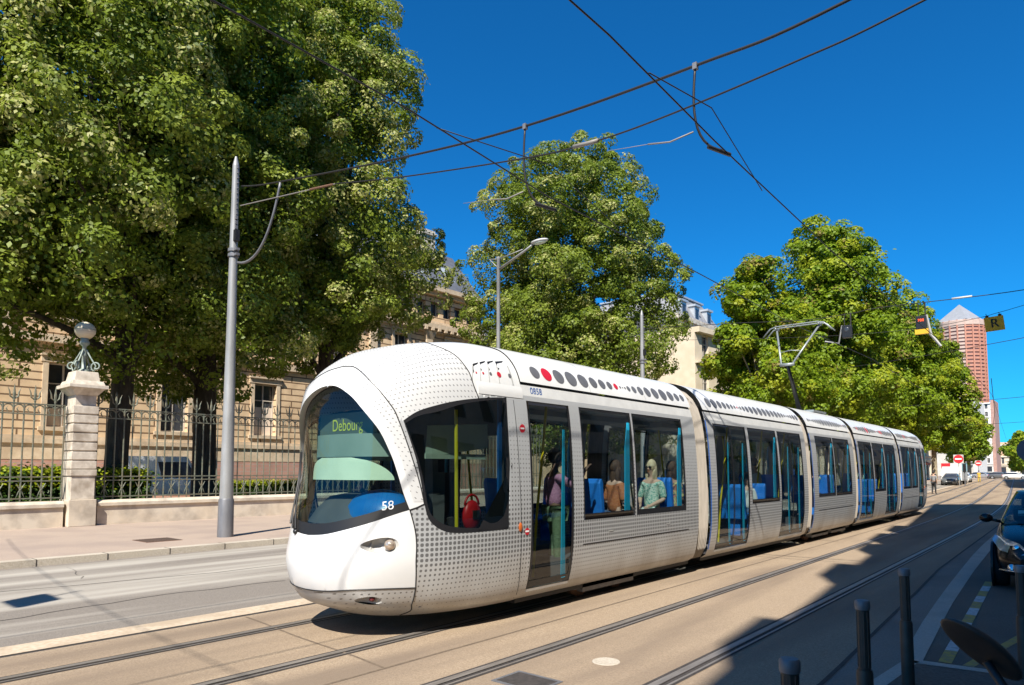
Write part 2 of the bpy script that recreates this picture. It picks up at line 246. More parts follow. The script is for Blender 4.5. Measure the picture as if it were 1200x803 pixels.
# ---------------------------------------------------------------- mesh builder
class MB:
    def __init__(s): s.v=[]; s.f=[]; s.m=[]
    def add(s,vs,fs,mi=0):
        o=len(s.v); s.v.extend(tuple(map(float,v)) for v in vs); s.f.extend(tuple(i+o for i in f) for f in fs); s.m.extend([mi]*len(fs)); return s
    def box(s,x0,x1,y0,y1,z0,z1,mi=0):
        return s.add([(x0,y0,z0),(x1,y0,z0),(x1,y1,z0),(x0,y1,z0),(x0,y0,z1),(x1,y0,z1),(x1,y1,z1),(x0,y1,z1)],[(0,3,2,1),(4,5,6,7),(0,1,5,4),(1,2,6,5),(2,3,7,6),(3,0,4,7)],mi)
    def frustum(s,cx,cy,z0,z1,hx0,hy0,hx1,hy1,mi=0):
        v=[(cx+a*hx0,cy+b*hy0,z0) for a,b in((-1,-1),(1,-1),(1,1),(-1,1))]+[(cx+a*hx1,cy+b*hy1,z1) for a,b in((-1,-1),(1,-1),(1,1),(-1,1))]
        return s.add(v,[(0,3,2,1),(4,5,6,7),(0,1,5,4),(1,2,6,5),(2,3,7,6),(3,0,4,7)],mi)
    def quad(s,a,b,c,d,mi=0): return s.add([a,b,c,d],[(0,1,2,3)],mi)
    def tube(s,pts,r,n=8,mi=0,cap=True):
        pts=[Vector(p) for p in pts]; rr=r if isinstance(r,(list,tuple)) else [r]*len(pts)
        vs=[]; prev=None
        for i,p in enumerate(pts):
            t=(pts[min(i+1,len(pts)-1)]-pts[max(i-1,0)]).normalized()
            if prev is None:
                a=Vector((0,0,1)) if abs(t.z)<.9 else Vector((1,0,0)); u=t.cross(a).normalized()
            else: u=(prev-t*prev.dot(t)).normalized()
            prev=u; w_=t.cross(u)
            for k in range(n):
                an=2*PI*k/n; vs.append(p+(u*math.cos(an)+w_*math.sin(an))*rr[i])
        fs=[]
        for i in range(len(pts)-1):
            for k in range(n): fs.append((i*n+k,i*n+(k+1)%n,(i+1)*n+(k+1)%n,(i+1)*n+k))
        if cap: fs.append(tuple(range(n-1,-1,-1))); fs.append(tuple((len(pts)-1)*n+k for k in range(n)))
        return s.add(vs,fs,mi)
    def lathe(s,prof,c=(0,0,0),n=16,mi=0,axis='z'):
        vs=[];fs=[]
        for (r,z) in prof:
            for k in range(n):
                a=2*PI*k/n; x,y=r*math.cos(a),r*math.sin(a)
                q=(x,y,z) if axis=='z' else ((z,x,y) if axis=='x' else (x,z,y))
                vs.append((c[0]+q[0],c[1]+q[1],c[2]+q[2]))
        for i in range(len(prof)-1):
            for k in range(n): fs.append((i*n+k,i*n+(k+1)%n,(i+1)*n+(k+1)%n,(i+1)*n+k))
        fs.append(tuple(range(n-1,-1,-1))); fs.append(tuple((len(prof)-1)*n+k for k in range(n)))
        return s.add(vs,fs,mi)
    def ball(s,c,rx,ry=None,rz=None,n=14,mi=0):
        ry=ry or rx; rz=rz or rx; k=max(6,n//2)
        vs=[];fs=[]
        for i in range(k+1):
            ph=PI*i/k
            for j in range(n):
                a=2*PI*j/n; vs.append((c[0]+rx*math.sin(ph)*math.cos(a),c[1]+ry*math.sin(ph)*math.sin(a),c[2]-rz*math.cos(ph)))
        for i in range(k):
            for j in range(n): fs.append((i*n+j,i*n+(j+1)%n,(i+1)*n+(j+1)%n,(i+1)*n+j))
        return s.add(vs,fs,mi)
    def prism(s,poly,axis,a,b,mi=0):
        """extrude a 2D outline along axis from a to b; outline in the remaining axes in order"""
        def P(u,v,t): return {'x':(t,u,v),'y':(u,t,v),'z':(u,v,t)}[axis]
        n=len(poly); vs=[P(u,v,a) for u,v in poly]+[P(u,v,b) for u,v in poly]
        fs=[tuple(range(n-1,-1,-1)),tuple(range(n,2*n))]+[(i,(i+1)%n,(i+1)%n+n,i+n) for i in range(n)]
        return s.add(vs,fs,mi)
    def grid(s,P,mi=0,skip=None):
        """P[i][j] points"""
        a=len(P); b=len(P[0]); vs=[p for row in P for p in row]; fs=[]
        for i in range(a-1):
            for j in range(b-1):
                if skip and skip(i,j): continue
                fs.append((i*b+j,i*b+j+1,(i+1)*b+j+1,(i+1)*b+j))
        return s.add(vs,fs,mi)
    def build(s,name,mats,parent=None,smooth=False,loc=None,fixn=True,bevel=0,angle=None):
        me=bpy.data.meshes.new(name); me.from_pydata(s.v,[],s.f)
        for m in (mats if isinstance(mats,(list,tuple)) else [mats]): me.materials.append(M[m])
        me.polygons.foreach_set('material_index',s.m)
        if fixn or bevel:
            bm=bmesh.new(); bm.from_mesh(me)
            if fixn: bmesh.ops.recalc_face_normals(bm,faces=bm.faces)
            if bevel:
                ed=[e for e in bm.edges if len(e.link_faces)==2 and e.calc_face_angle(0)>R(35)]
                bmesh.ops.bevel(bm,geom=ed,offset=bevel,segments=2,affect='EDGES',profile=.6)
            bm.to_mesh(me); bm.free()
        if smooth: me.polygons.foreach_set('use_smooth',[True]*len(me.polygons))
        if smooth and angle: me.set_sharp_from_angle(angle=R(angle))
        o=bpy.data.objects.new(name,me); COL.objects.link(o)
        if parent: o.parent=parent
        if loc: o.location=loc
        return o
def tag(o,label=None,cat=None,group=None,kind=None):
    if label: o['label']=label
    if cat: o['category']=cat
    if group: o['group']=group
    if kind: o['kind']=kind
    return o
def thing(name,label,cat,loc=(0,0,0),rz=0,group=None):
    o=bpy.data.objects.new(name,None); COL.objects.link(o); o.location=loc; o.rotation_euler=(0,0,rz); o.empty_display_size=.2
    return tag(o,label,cat,group)
def struct(o): o['kind']='structure'; return o
def copy_tree(o,parent=None):
    c=o.copy(); COL.objects.link(c)
    if parent: c.parent=parent
    for ch in list(o.children): copy_tree(ch,c)
    return c
def text_mesh(txt,size,extrude=.0):
    """list of verts/faces of a text, lying in (u,v)"""
    cu=bpy.data.curves.new('t','FONT'); cu.body=txt; cu.size=size; cu.align_x='CENTER'; cu.align_y='CENTER'; cu.extrude=extrude
    o=bpy.data.objects.new('t',cu); COL.objects.link(o)
    dg=bpy.context.evaluated_depsgraph_get(); me=bpy.data.meshes.new_from_object(o.evaluated_get(dg))
    vs=[tuple(v.co) for v in me.vertices]; fs=[tuple(p.vertices) for p in me.polygons]
    bpy.data.objects.remove(o); bpy.data.curves.remove(cu); bpy.data.meshes.remove(me)
    return vs,fs
def put_text(mb,txt,size,org,U,V,mi=0):
    org=Vector(org);U=Vector(U).normalized();V=Vector(V).normalized()
    vs,fs=text_mesh(txt,size); mb.add([org+U*a+V*b for a,b,_ in vs],fs,mi)
def disc(mb,org,U,V,ru,rv,n=20,mi=0):
    org=Vector(org);U=Vector(U);V=Vector(V)
    mb.add([org+U*(ru*math.cos(2*PI*k/n))+V*(rv*math.sin(2*PI*k/n)) for k in range(n)],[tuple(range(n))],mi)
def sag(a,b,s,n=14):
    a=Vector(a);b=Vector(b); return [a.lerp(b,t/n)+Vector((0,0,-4*s*(t/n)*(1-t/n))) for t in range(n+1)]
def bez(p,n=12):
    p=[Vector(q) for q in p]; out_=[]
    for i in range(n+1):
        t=i/n; q=p[:]
        while len(q)>1: q=[q[k].lerp(q[k+1],t) for k in range(len(q)-1)]
        out_.append(q[0])
    return out_

# ---------------------------------------------------------------- street
def bend(y): 
    k=6.0; u=(y-38)/k
    return -.008*max(0,min(y,38)-5) - .072*k*(math.log1p(math.exp(u)) if u<30 else u)
def ys(a,b): 
    q=[];y=a
    while y<b: q.append(y); y+= 2.0 if y<70 else 8.0
    q.append(b); return q
def strip(name,x0,x1,z,mat,a=-40,b=420,z0=None):
    mb=MB(); Y=ys(a,b)
    rows=[[(x0+bend(y),y,z),(x1+bend(y),y,z)] for y in Y]; mb.grid(rows)
    if z0 is not None:
        for x in (x0,x1): mb.grid([[(x+bend(y),y,z0),(x+bend(y),y,z)] for y in Y])
    return struct(mb.build(name,mat))
g=MB(); g.quad((-1500,-300,-.02),(1500,-300,-.02),(1500,2500,-.02),(-1500,2500,-.02)); struct(g.build('ground','ground'))
strip('road_lane',-15.55,-8.74,.004,'asphalt_lane')
strip('platform_edge_strip',-8.74,-8.34,.012,'platform_edge')
strip('edge_joint',-8.34,-8.26,.006,'rail_groove')
strip('tram_platform',-8.26,-1.9,.010,'platform')
strip('kerb',-15.85,-15.55,.135,'granite',z0=-.02)
strip('pavement',-24.6,-15.85,.125,'sidewalk',z0=-.02)
mb=MB()                                  # joints between the kerb stones
for i in range(-6,60):
    y=i*1.25+.4; mb.box(-15.86+bend(y),-15.545+bend(y),y-.008,y+.008,.0,.1375)
struct(mb.build('kerb_joints','rail_groove'))
def rail(xc):
    mb=MB(); Y=ys(-40,420)
    for x0,x1,z,mi in ((-.09,-.045,.014,1),(-.045,.03,.020,0),(.03,.075,.013,1),(.075,.10,.017,0),(.10,.125,.014,1)):
        mb.grid([[(xc+x0+bend(y),y,z),(xc+x1+bend(y),y,z)] for y in Y],mi)
    struct(mb.build('track_rail',['rail_steel','rail_groove']))
for x in (-7.40,-5.90,-4.40,-2.95): rail(x)
# joints across the platform
mb=MB()
for y in (-8,4.15,19,34,52): mb.grid([[(x,y+(x+5)*-.09+.012*math.sin(x*3),.0135),(x,y+(x+5)*-.09+.028+.012*math.sin(x*3),.0135)] for x in np.linspace(-8.2,-5.15,24)])
mb.grid([[(-5.13+bend(y),y,.0135),(-5.10+bend(y),y,.0135)] for y in ys(-30,30)])
struct(mb.build('platform_joints','platform_joint'))
# near side, in the shade: concrete, curved kerb, parking lane
def poly_strip(name,L,Rr,z,mat):
    mb=MB(); mb.grid([[(a[0],a[1],z),(b[0],b[1],z)] for a,b in zip(L,Rr)]); return struct(mb.build(name,mat))
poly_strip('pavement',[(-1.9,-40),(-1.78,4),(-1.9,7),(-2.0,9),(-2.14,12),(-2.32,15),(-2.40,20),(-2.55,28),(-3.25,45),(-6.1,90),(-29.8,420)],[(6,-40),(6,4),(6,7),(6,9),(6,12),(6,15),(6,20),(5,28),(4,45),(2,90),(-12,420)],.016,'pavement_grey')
jl=[(-1.80,-40),(-1.78,4),(-1.9,7),(-2.0,9),(-2.14,12),(-2.30,15),(-2.40,20),(-2.55,28),(-3.25,45)]
poly_strip('pavement_joint',[(x-.03,y) for x,y in jl],[(x+.012,y) for x,y in jl],.0205,'rail_groove')
kl=[(-1.49,7.55),(-1.58,8.3),(-1.68,9.6),(-1.78,11.2),(-1.88,13),(-1.98,15),(-2.10,17.5),(-2.20,20.2),(-2.32,25),(-2.45,31),(-3.1,45),(-5.9,90)]
kr=[(-1.35,7.62),(-1.41,8.5),(-1.50,9.8),(-1.59,11.2),(-1.68,13),(-1.78,15.1),(-1.88,17.8),(-1.97,20.2),(-2.10,25),(-2.25,31),(-2.9,45),(-5.65,90)]
poly_strip('kerb',kl,kr,.024,'granite_cool')
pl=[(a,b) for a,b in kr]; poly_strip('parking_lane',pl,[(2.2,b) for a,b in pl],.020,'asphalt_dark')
mb=MB(); mb.quad((-1.49,7.50,.026),(-.55,7.62,.026),(-.55,7.74,.026),(-1.49,7.64,.026)); mb.quad((-.55,7.62,.026),(1.9,7.9,.026),(1.9,8.02,.026),(-.55,7.74,.026)); mb.quad((-1.60,6.3,.026),(-1.46,6.3,.026),(-1.37,7.6,.026),(-1.49,7.6,.026)); struct(mb.build('kerb','granite_cool'))
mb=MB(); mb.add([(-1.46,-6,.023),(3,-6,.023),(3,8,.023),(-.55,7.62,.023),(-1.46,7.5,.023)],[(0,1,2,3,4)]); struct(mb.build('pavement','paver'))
mb=MB()
for i in range(11):
    t0=i/11;t1=(i+1)/11; a=Vector((-1.18,7.72,.0245)).lerp(Vector((-1.42,13.7,.0245)),t0); b=Vector((-1.18,7.72,.0245)).lerp(Vector((-1.42,13.7,.0245)),t1)
    mb.quad(a+Vector((-.055,0,0)),a+Vector((.055,0,0)),b+Vector((.055,0,0)),b+Vector((-.055,0,0)),i%2)
mb.quad((-1.04,7.72,.0245),(-.95,7.72,.0245),(-.62,9.75,.0245),(-.71,9.75,.0245),0)
struct(mb.build('road_marking',['paint_yellow','paint_white']))
# manhole disc, drain grate
mb=MB(); mb.lathe([(.0,.012),(.135,.012),(.13,.018),(0,.0185)],(-3.67,5.69,0),n=24); tag(mb.build('survey_disc','granite'),'pale round concrete disc set in the tan tram bed','manhole cover')
t=thing('manhole_cover','dark square cast iron cover at the near edge of the tram bed','manhole cover',(-3.86,4.72,0))
mb=MB(); mb.box(-.22,.22,-.16,.16,.009,.016); mb.build('plate','rail_groove',t); mb=MB(); mb.box(-.25,.25,-.19,-.16,.009,.018); mb.box(-.25,.25,.16,.19,.009,.018); mb.box(-.25,-.22,-.16,.16,.009,.018); mb.box(.22,.25,-.16,.16,.009,.018); mb.build('rim','galv_dark',t)
t=thing('drain_cover','rusty rectangular drain cover in the far pavement beside the kerb','drain cover',(-17.7,7.25,.125))
mb=MB(); mb.box(-.45,.45,-.42,.42,.0,.008); mb.build('plate','rust',t); mb=MB()
for i in range(-6,7): mb.box(-.42,.42,i*.065-.012,i*.065+.012,.008,.013)
mb.build('grating','rail_groove',t)
# yard behind the fence
mb=MB(); mb.quad((-60,-60,.10),(-24.5,-60,.10),(-24.5,130,.10),(-60,130,.10)); struct(mb.build('yard_ground','gravel_yard'))
mb=MB(); mb.quad((-30.5,-60,.13),(-24.6,-60,.13),(-24.6,60,.13),(-30.5,60,.13)); struct(mb.build('lawn','grass'))

# tar seams and darker repairs in the lane, worn bands along the rails
mb=MB(); rs=random.Random(4)
def crack(pts,w_):
    L=[]
    for (x,y),(x2,y2) in zip(pts[:-1],pts[1:]):
        for k in range(8): t=k/8; L.append((x+(x2-x)*t+rs.uniform(-.04,.04),y+(y2-y)*t+rs.uniform(-.04,.04)))
    mb.grid([[(x-w_,y-w_*.3,.0075),(x+w_,y+w_*.3,.0075)] for x,y in L])
crack([(-13.2,-3),(-12.9,2),(-12.2,6),(-12.3,12)],.012); crack([(-12.2,6),(-10.4,6.6),(-8.9,6.3)],.012); crack([(-14.9,4.5),(-13.0,4.2)],.01); crack([(-10.2,1.5),(-10.6,4.5),(-10.4,6.6)],.012)
struct(mb.build('road_cracks','rail_groove'))
mb=MB(); mb.quad((-12.0,8.4,.0072),(-9.3,8.2,.0072),(-9.2,13.5,.0072),(-12.1,13.7,.0072)); mb.quad((-15.4,-1.2,.0072),(-14.4,-1.2,.0072),(-14.4,1.6,.0072),(-15.4,1.7,.0072)); struct(mb.build('road_patch','asphalt_patch'))
# ---------------------------------------------------------------- tram
YN=4.25
TRAM=thing('tram','long silver and white five-section tram with a rounded arched nose, standing on the far track','tram',(-6.64,YN,0))
profW=np.array([.98,1.10,1.17,1.22,1.23,1.215,1.185,1.14,1.05,.90,.70,.4,0])
profZ=np.array([.22,.30,.5,.9,1.4,1.9,2.4,2.75,3.02,3.21,3.33,3.405,3.43])
DZ=.114; k_=profZ>2.75; profZ=profZ.copy(); profZ[k_]=2.75+(profZ[k_]-2.75)*(.68+DZ)/.68
SEG=np.r_[0,np.cumsum(np.hypot(np.diff(profW),np.diff(profZ)))]; SEG/=SEG[-1]
FZ=np.array([.0,.06,.18,.4,.6,.8,1.05,1.4,1.8,2.2,2.5,2.7,2.85,3.0,3.12,3.18,3.21])/3.21
INC=[.17,.27,.13,.03,.045,.06,.05,.03,.02,.075,.161,.193,.286,.595,.447,.526]
FY=np.zeros(17)
for i in range(3,-1,-1): FY[i]=FY[i+1]+INC[i]
for i in range(5,17): FY[i]=FY[i-1]+INC[i-1]
P0,P1,YB=2.364,3.313,2.40
def pchip(xs,ys_,x):
    xs=np.asarray(xs,float);y=np.asarray(ys_,float);h=np.diff(xs);dd=np.diff(y)/h
    m=np.zeros_like(y);m[1:-1]=[0 if a*b<=0 else 2*a*b/(a+b) for a,b in zip(dd[:-1],dd[1:])];m[0]=dd[0];m[-1]=dd[-1]
    x=np.asarray(x,float);i=np.clip(np.searchsorted(xs,x)-1,0,len(xs)-2);t=(x-xs[i])/h[i]
    return (2*t**3-3*t**2+1)*y[i]+(t**3-2*t**2+t)*h[i]*m[i]+(-2*t**3+3*t**2)*y[i+1]+(t**3-t**2)*h[i]*m[i+1]
def Wv(v): return pchip(SEG,profW,v)
def Zv(v): return pchip(SEG,profZ,v)
_vt=np.linspace(0,1,2001); _zt=Zv(_vt)
def v_of_z(z): return float(np.interp(z,_zt,_vt))
def nose(v,thd):
    v=np.asarray(v,float); th=np.radians(np.asarray(thd,float)); z=Zv(v); zn=(z-.22)/(profZ[-1]-.22)
    y0=pchip(FZ,FY,zn); P=P0+(P1-P0)*zn; yb=np.maximum(YB,y0+.02); e=2/P
    S=np.sign(np.sin(th))*np.abs(np.sin(th))**e; Cc=np.abs(np.cos(th))**e
    return np.stack([Wv(v)*S,yb-(yb-y0)*Cc,z],-1)
def nnorm(v,th,h=.004):
    a=nose(v+h,th)-nose(v-h,th); b=nose(v,th+.4)-nose(v,th-.4); n=np.cross(b,a); return n/np.linalg.norm(n,axis=-1,keepdims=True)
def cr(pts,n=5):
    """smooth curve through (theta,v) points"""
    p=[np.array(q,float) for q in pts]; o=[]
    for i in range(len(p)-1):
        a=p[max(i-1,0)];b=p[i];c=p[i+1];d_=p[min(i+2,len(p)-1)]
        for k in range(n):
            t=k/n; o.append(.5*((2*b)+(-a+c)*t+(2*a-5*b+4*c-d_)*t*t+(-a+3*b-3*c+d_)*t**3))
    o.append(p[-1]); return [(max(0.,float(q[0])),float(q[1])) for q in o]
def xz(pts):
    o=[]
    for x,z in pts:
        v=v_of_z(z); P=P0+(P1-P0)*(z-.22)/(profZ[-1]-.22); o.append((math.degrees(math.asin(min(1,(x/float(Wv(v)))**(P/2)))),v))
    return o
def crx(pts): return [(max(0.,t),v) for t,v in xz([(max(0,x),z) for x,z in cr(pts)])]
gl_bot=crx([(0,1.135),(.32,1.165),(.70,1.275),(.975,1.42)])
gl_side=crx([(.975,1.42),(.935,1.62),(.90,1.82),(.85,2.04),(.745,2.32),(.53,2.595),(.34,2.725),(.16,2.795),(0,2.815)])
seam=crx([(0,3.055),(.24,3.025),(.45,2.94),(.61,2.835),(.735,2.71),(.85,2.53),(.90,2.37),(.945,2.16),(.985,1.93),(1.02,1.68),(1.04,1.48)])
low_join=[seam[-1],((seam[-1][0]+gl_bot[-1][0])/2,.313),gl_bot[-1]]
maskR=cr([gl_bot[-1],(50.0,.25),(51.3,.203),(51.6,.15),(51.0,.104)])
maskB=cr([(0,.097),(12,.10),(25,.106),(39,.107),(51.0,.104)])
bumpR=cr([(51.0,.104),(48.8,.07),(44.5,.04),(37.5,.014),(34.5,0)])
wA=[(43.4,.540)]; 
win_top=cr([(43.4,.540),(50,.565),(58.7,.584),(68,.601),(77.2,.614),(87.0,.626)])
win_r=[(87.0,.626),(86.2,.43),(84.8,.240)]
win_b=cr([(84.8,.240),(73.3,.239),(66,.241),(61.6,.247),(57.5,.263),(54.6,.285),(52.8,.322),(51.3,.375),(49.3,.433),(46.4,.488),(43.4,.540)],4)
cap_e=cr([(77.2,.614),(76,.642),(72.5,.701),(62,.758),(36,.805),(16,.826),(0,.835)])
fairA=cr([(76.3,.638),(73.2,.701),(73.6,.724),(79,.757),(90,.764)],4)
fairB=[(90,.640),(83,.638),(76.3,.638)]
def bowl(c,rt,rv,n=22,sk=0): return [(c[0]+rt*math.cos(2*PI*k/n)*(1+.0*sk),c[1]+rv*math.sin(2*PI*k/n)*(.75+.25*math.cos(2*PI*k/n))) for k in range(n)]
head_p=bowl((35.8,.2185),8.2,.025); tail_p=bowl((30.3,.075),6.2,.0145)
polys={'glass':gl_bot+gl_side[1:-1]+[(0,.638)],
 'band':seam+low_join[1:]+gl_side[1:],
 'mask':gl_bot+maskR[1:]+maskB[::-1][1:],
 'bumper':maskB+bumpR[1:]+[(0,0)],
 'win':win_top+win_r[1:]+win_b[1:-1],
 'head':head_p,'tail':tail_p}
i_s=min(range(len(seam)),key=lambda i:abs(seam[i][1]-.540))
polys['cap']=seam[:i_s+1]+win_top[:-5]+cap_e[1:]
polys['fair']=fairA+fairB[:-1]
def inpoly(p,x,y):
    c=False;j=len(p)-1
    for i in range(len(p)):
        if (p[i][1]>y)!=(p[j][1]>y) and x<(p[j][0]-p[i][0])*(y-p[i][1])/(p[j][1]-p[i][1])+p[i][0]: c=not c
        j=i
    return c
def region(t,v):
    for k in ('head','tail','glass','win','mask','bumper','band','fair'):
        if inpoly(polys[k],t,v): return k
    if inpoly(polys['cap'],t,v): return 'cap'
    if v>.628 and t>20 or v>.83: return 'rear'
    return 'side'
def nose_tris():
    KS=60.0
    cv=[];ce=[]
    def poly(pts,closed=False):
        o=len(cv)
        for q in pts: cv.append((q[0]/KS,q[1]))
        for i in range(len(pts)-1): ce.append((o+i,o+i+1))
        if closed: ce.append((o+len(pts)-1,o))
    for c in (gl_bot,gl_side,seam,low_join,maskR,maskB,bumpR,win_top,win_r,win_b,cap_e,fairA,fairB): poly(c)
    poly(head_p,True); poly(tail_p,True)
    C2=np.array(cv)
    bt=[i*2.25 for i in range(41)]; bv=[i*.0125 for i in range(81)]
    bt[-1]=90.
    poly([(0,v) for v in bv]); poly([(90,v) for v in bv]); poly([(t,0) for t in bt]); poly([(t,1) for t in bt])
    for i,t in enumerate(bt[1:-1]):
        for j,v in enumerate(bv[1:-1]):
            q=np.array((t/KS,v))
            if np.hypot(*(C2-q).T).min()>.009: cv.append(tuple(q))
    for c,rt,rv in (((35.8,.2185),8.2,.025),((30.3,.075),6.2,.0145)):
        for f in (.3,.6,.82):
            for k in range(12): cv.append(((c[0]+rt*f*math.cos(k*PI/6))/KS,c[1]+rv*f*math.sin(k*PI/6)*(.75+.25*math.cos(k*PI/6))))
    V,E,F,*_=delaunay_2d_cdt([Vector(c) for c in cv],ce,[],0,1e-5)
    P=np.array([(v.x*KS,v.y) for v in V]); return P,[tuple(f) for f in F]
NP,NF=nose_tris()
REG=[]
for f in NF:
    c=NP[list(f)].mean(0); REG.append(region(*c))
NX=nose(NP[:,1],NP[:,0])
def add_half(mb,reg,sg,mi=0,disp=None,flip=False):
    ids={};vs=[];fs=[]
    for f,r in zip(NF,REG):
        if r!=reg: continue
        for i in f:
            if i not in ids:
                ids[i]=len(vs); p=NX[i].copy()
                if disp: p=disp(p,NP[i])
                vs.append((p[0]*sg,p[1],p[2]))
        q=[ids[i] for i in f]; fs.append(tuple(q if sg>0 else q[::-1]))
    mb.add(vs,fs,mi)
def finish(mb,name,mats,parent,end,smooth=True,**k):
    """end=+1: front nose as built; -1: turned round for the tail of the tram"""
    if end<0: mb.v=[(-x,TAIL-y,z) for x,y,z in mb.v]
    o=mb.build(name,mats,parent,fixn=False)
    bm=bmesh.new(); bm.from_mesh(o.data); bmesh.ops.remove_doubles(bm,verts=bm.verts,dist=.0015); bmesh.ops.recalc_face_normals(bm,faces=bm.faces); bm.to_mesh(o.data); bm.free()
    if smooth: o.data.polygons.foreach_set('use_smooth',[True]*len(o.data.polygons)); o.data.set_sharp_from_angle(angle=R(k.get('angle',40)))
    return o
TAIL=30.5
def depth(z): 
    t=max(0,min(1,(z-1.2)/.7)); return .015+.065*t*t*(3-2*t)
def make_nose(end):
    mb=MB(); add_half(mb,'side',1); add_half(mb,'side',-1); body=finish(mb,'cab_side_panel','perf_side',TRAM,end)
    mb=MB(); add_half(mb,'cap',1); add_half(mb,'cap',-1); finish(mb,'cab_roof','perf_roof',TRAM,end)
    mb=MB(); add_half(mb,'rear',1); add_half(mb,'rear',-1); add_half(mb,'fair',1); add_half(mb,'fair',-1); rear=finish(mb,'cab_rear_roof','roof_white',TRAM,end)
    mb=MB(); add_half(mb,'band',1); add_half(mb,'band',-1)
    for s in (1,-1):                      # reveal of the recessed windscreen
        L=[nose(v,t) for t,v in gl_bot+gl_side[1:]]
        mb.grid([[(p[0]*s,p[1],p[2]),(p[0]*s,p[1]+depth(p[2]),p[2])] for p in L[len(gl_bot)-1:]])
    band=finish(mb,'arch_band','white_paint',TRAM,end,angle=30)
    for s in (1,-1):                      # dotted outer edge of the band
        mb=MB(); rows=[]
        for i in range(13,len(seam)-1):
            t,v=seam[i]; w_=.11*min(1,(i-12)/10)
            q=min(gl_side,key=lambda g_:abs(g_[1]-v*.985)); tt=t+(q[0]-t)*.62*min(1,(i-12)/8)
            for jj in range(2): pass
            n_=[]
            for a in np.linspace(.04,1,5):
                T=t+(tt-t)*a; p=nose(v,T)+nnorm(v,T)*.0025; n_.append((p[0]*s,p[1],p[2]))
            rows.append(n_)
        mb.grid(rows); finish(mb,'dotted_edge','perf_roof',band,end)
    mb=MB(); add_half(mb,'mask',1); add_half(mb,'mask',-1); mask=finish(mb,'front_mask','white_paint',TRAM,end)
    mb=MB(); add_half(mb,'bumper',1); add_half(mb,'bumper',-1); bump=finish(mb,'bumper','perf_side',TRAM,end)
    g_=MB(); add_half(g_,'glass',1,0,lambda p,q:p+np.array((0,depth(p[2]),0))); add_half(g_,'glass',-1,0,lambda p,q:p+np.array((0,depth(p[2]),0))); ws=finish(g_,'windscreen','glass_front',TRAM,end)
    mb=MB()                               # black printed border along the foot and sides of the screen
    for s in (1,-1):
        rows=[]
        L=gl_bot+gl_side[1:]
        for i,(t,v) in enumerate(L):
            bot=i<len(gl_bot); a=nose(v,t)
            if bot: t2,v2=t*.97,v+.030*(1-.2*t/45)
            else: t2,v2=t*.972-.3,v-.004
            t2=max(t2,0); b=nose(v2,t2)
            rows.append([(p[0]*s,p[1]+depth(p[2])-.003,p[2]) for p in (a,b)])
        mb.grid(rows)
    finish(mb,'screen_border','black_gap',ws,end)
    mb=MB()
    for c in (seam,maskR,maskB,bumpR,cap_e,low_join):
        for s in (1,-1): mb.tube([(p[0]*s,p[1],p[2]) for p in (nose(v,t)+nnorm(v,min(t,89))*.001 for t,v in c)],.0075,5,0)
    for s in (1,-1): mb.tube([(p[0]*s,p[1],p[2]) for p in (nose(v,88.6) for v in np.linspace(.02,.62,30))],.004,5)
    finish(mb,'panel_seam','black_gap',TRAM,end)
    for s in (1,-1):
        g_=MB(); add_half(g_,'win',s,0,lambda p,q:p-nnorm(q[1],min(q[0],89))*.006); cw=finish(g_,'cab_window','glass_cab',TRAM,end)
        mb=MB(); L=win_top+win_r[1:]+win_b[1:-1]; cen=np.mean(L,0)
        rows=[]
        for t,v in L+L[:1]:
            q=np.array((t,v)); d_=cen-q; d_=d_*np.array((1/60.,1)); ln=np.hypot(*d_); d_=d_/ln*.018*np.array((60.,1)); 
            a=nose(v,t);b=nose(v+d_[1],t+d_[0]); rows.append([(p[0]*s,p[1],p[2]) for p in (a-nnorm(v,min(t,89))*.003,b-nnorm(v,min(t,89))*.003)])
        mb.grid(rows); 
        tri=[(86.9,.43),(84.9,.245),(74.,.245)]     # dark corner flap at the rear foot of the window
        mb.add([(p[0]*s,p[1],p[2]) for p in (nose(v,t)+nnorm(v,t)*.002 for t,v in tri)],[(0,1,2)])
        finish(mb,'window_border','door_frame',cw,end)
        hb=MB(); add_half(hb,'head',s,0,lambda p,q:p-nnorm(q[1],q[0])*.10*max(0,1-(((q[0]-35.8)/8.2)**2+((q[1]-.2185)/.025)**2))); hb=finish(hb,'headlight_bowl','bowl_grey',mask,end)
        mb=MB(); c=nose(.2185,40.6)-nnorm(.2185,40.6)*.03; mb.ball((c[0]*s,c[1],c[2]),.062,.062,.062,14); finish(mb,'headlight','headlamp',mask,end)
        hb=MB(); add_half(hb,'tail',s,0,lambda p,q:p-nnorm(q[1],q[0])*.06*max(0,1-(((q[0]-30.3)/6.2)**2+((q[1]-.075)/.0145)**2))); finish(hb,'lamp_recess','bowl_grey',bump,end)
        mb=MB(); c=nose(.075,32.2)-nnorm(.075,32.2)*.03; mb.ball((c[0]*s,c[1],c[2]),.035,.035,.03,12); finish(mb,'marker_lamp','lamp_red',bump,end)
        # louvred fairing behind the roof seam: white fins, dark gaps, dots
        mb=MB()
        def FP(t,v,o): p=nose(v,t)+nnorm(v,min(t,89))*o; return (p[0]*s,p[1],p[2])
        for i in range(4):
            t0=75.2+i*3.5; vt=.722+.0065*i+.004*(i>0)
            mb.add([FP(t0,vt-.001,.003),FP(t0+2.9,vt+.008,.003),FP(t0+.3,vt-.034,.003)],[(0,1,2)],0)
        for i in range(5):
            t0=74.8+i*3.5; mb.grid([[FP(t0+.15,v,.0035),FP(t0+.42,v,.0035)] for v in np.linspace(.668,.712+.006*i,6)],1)
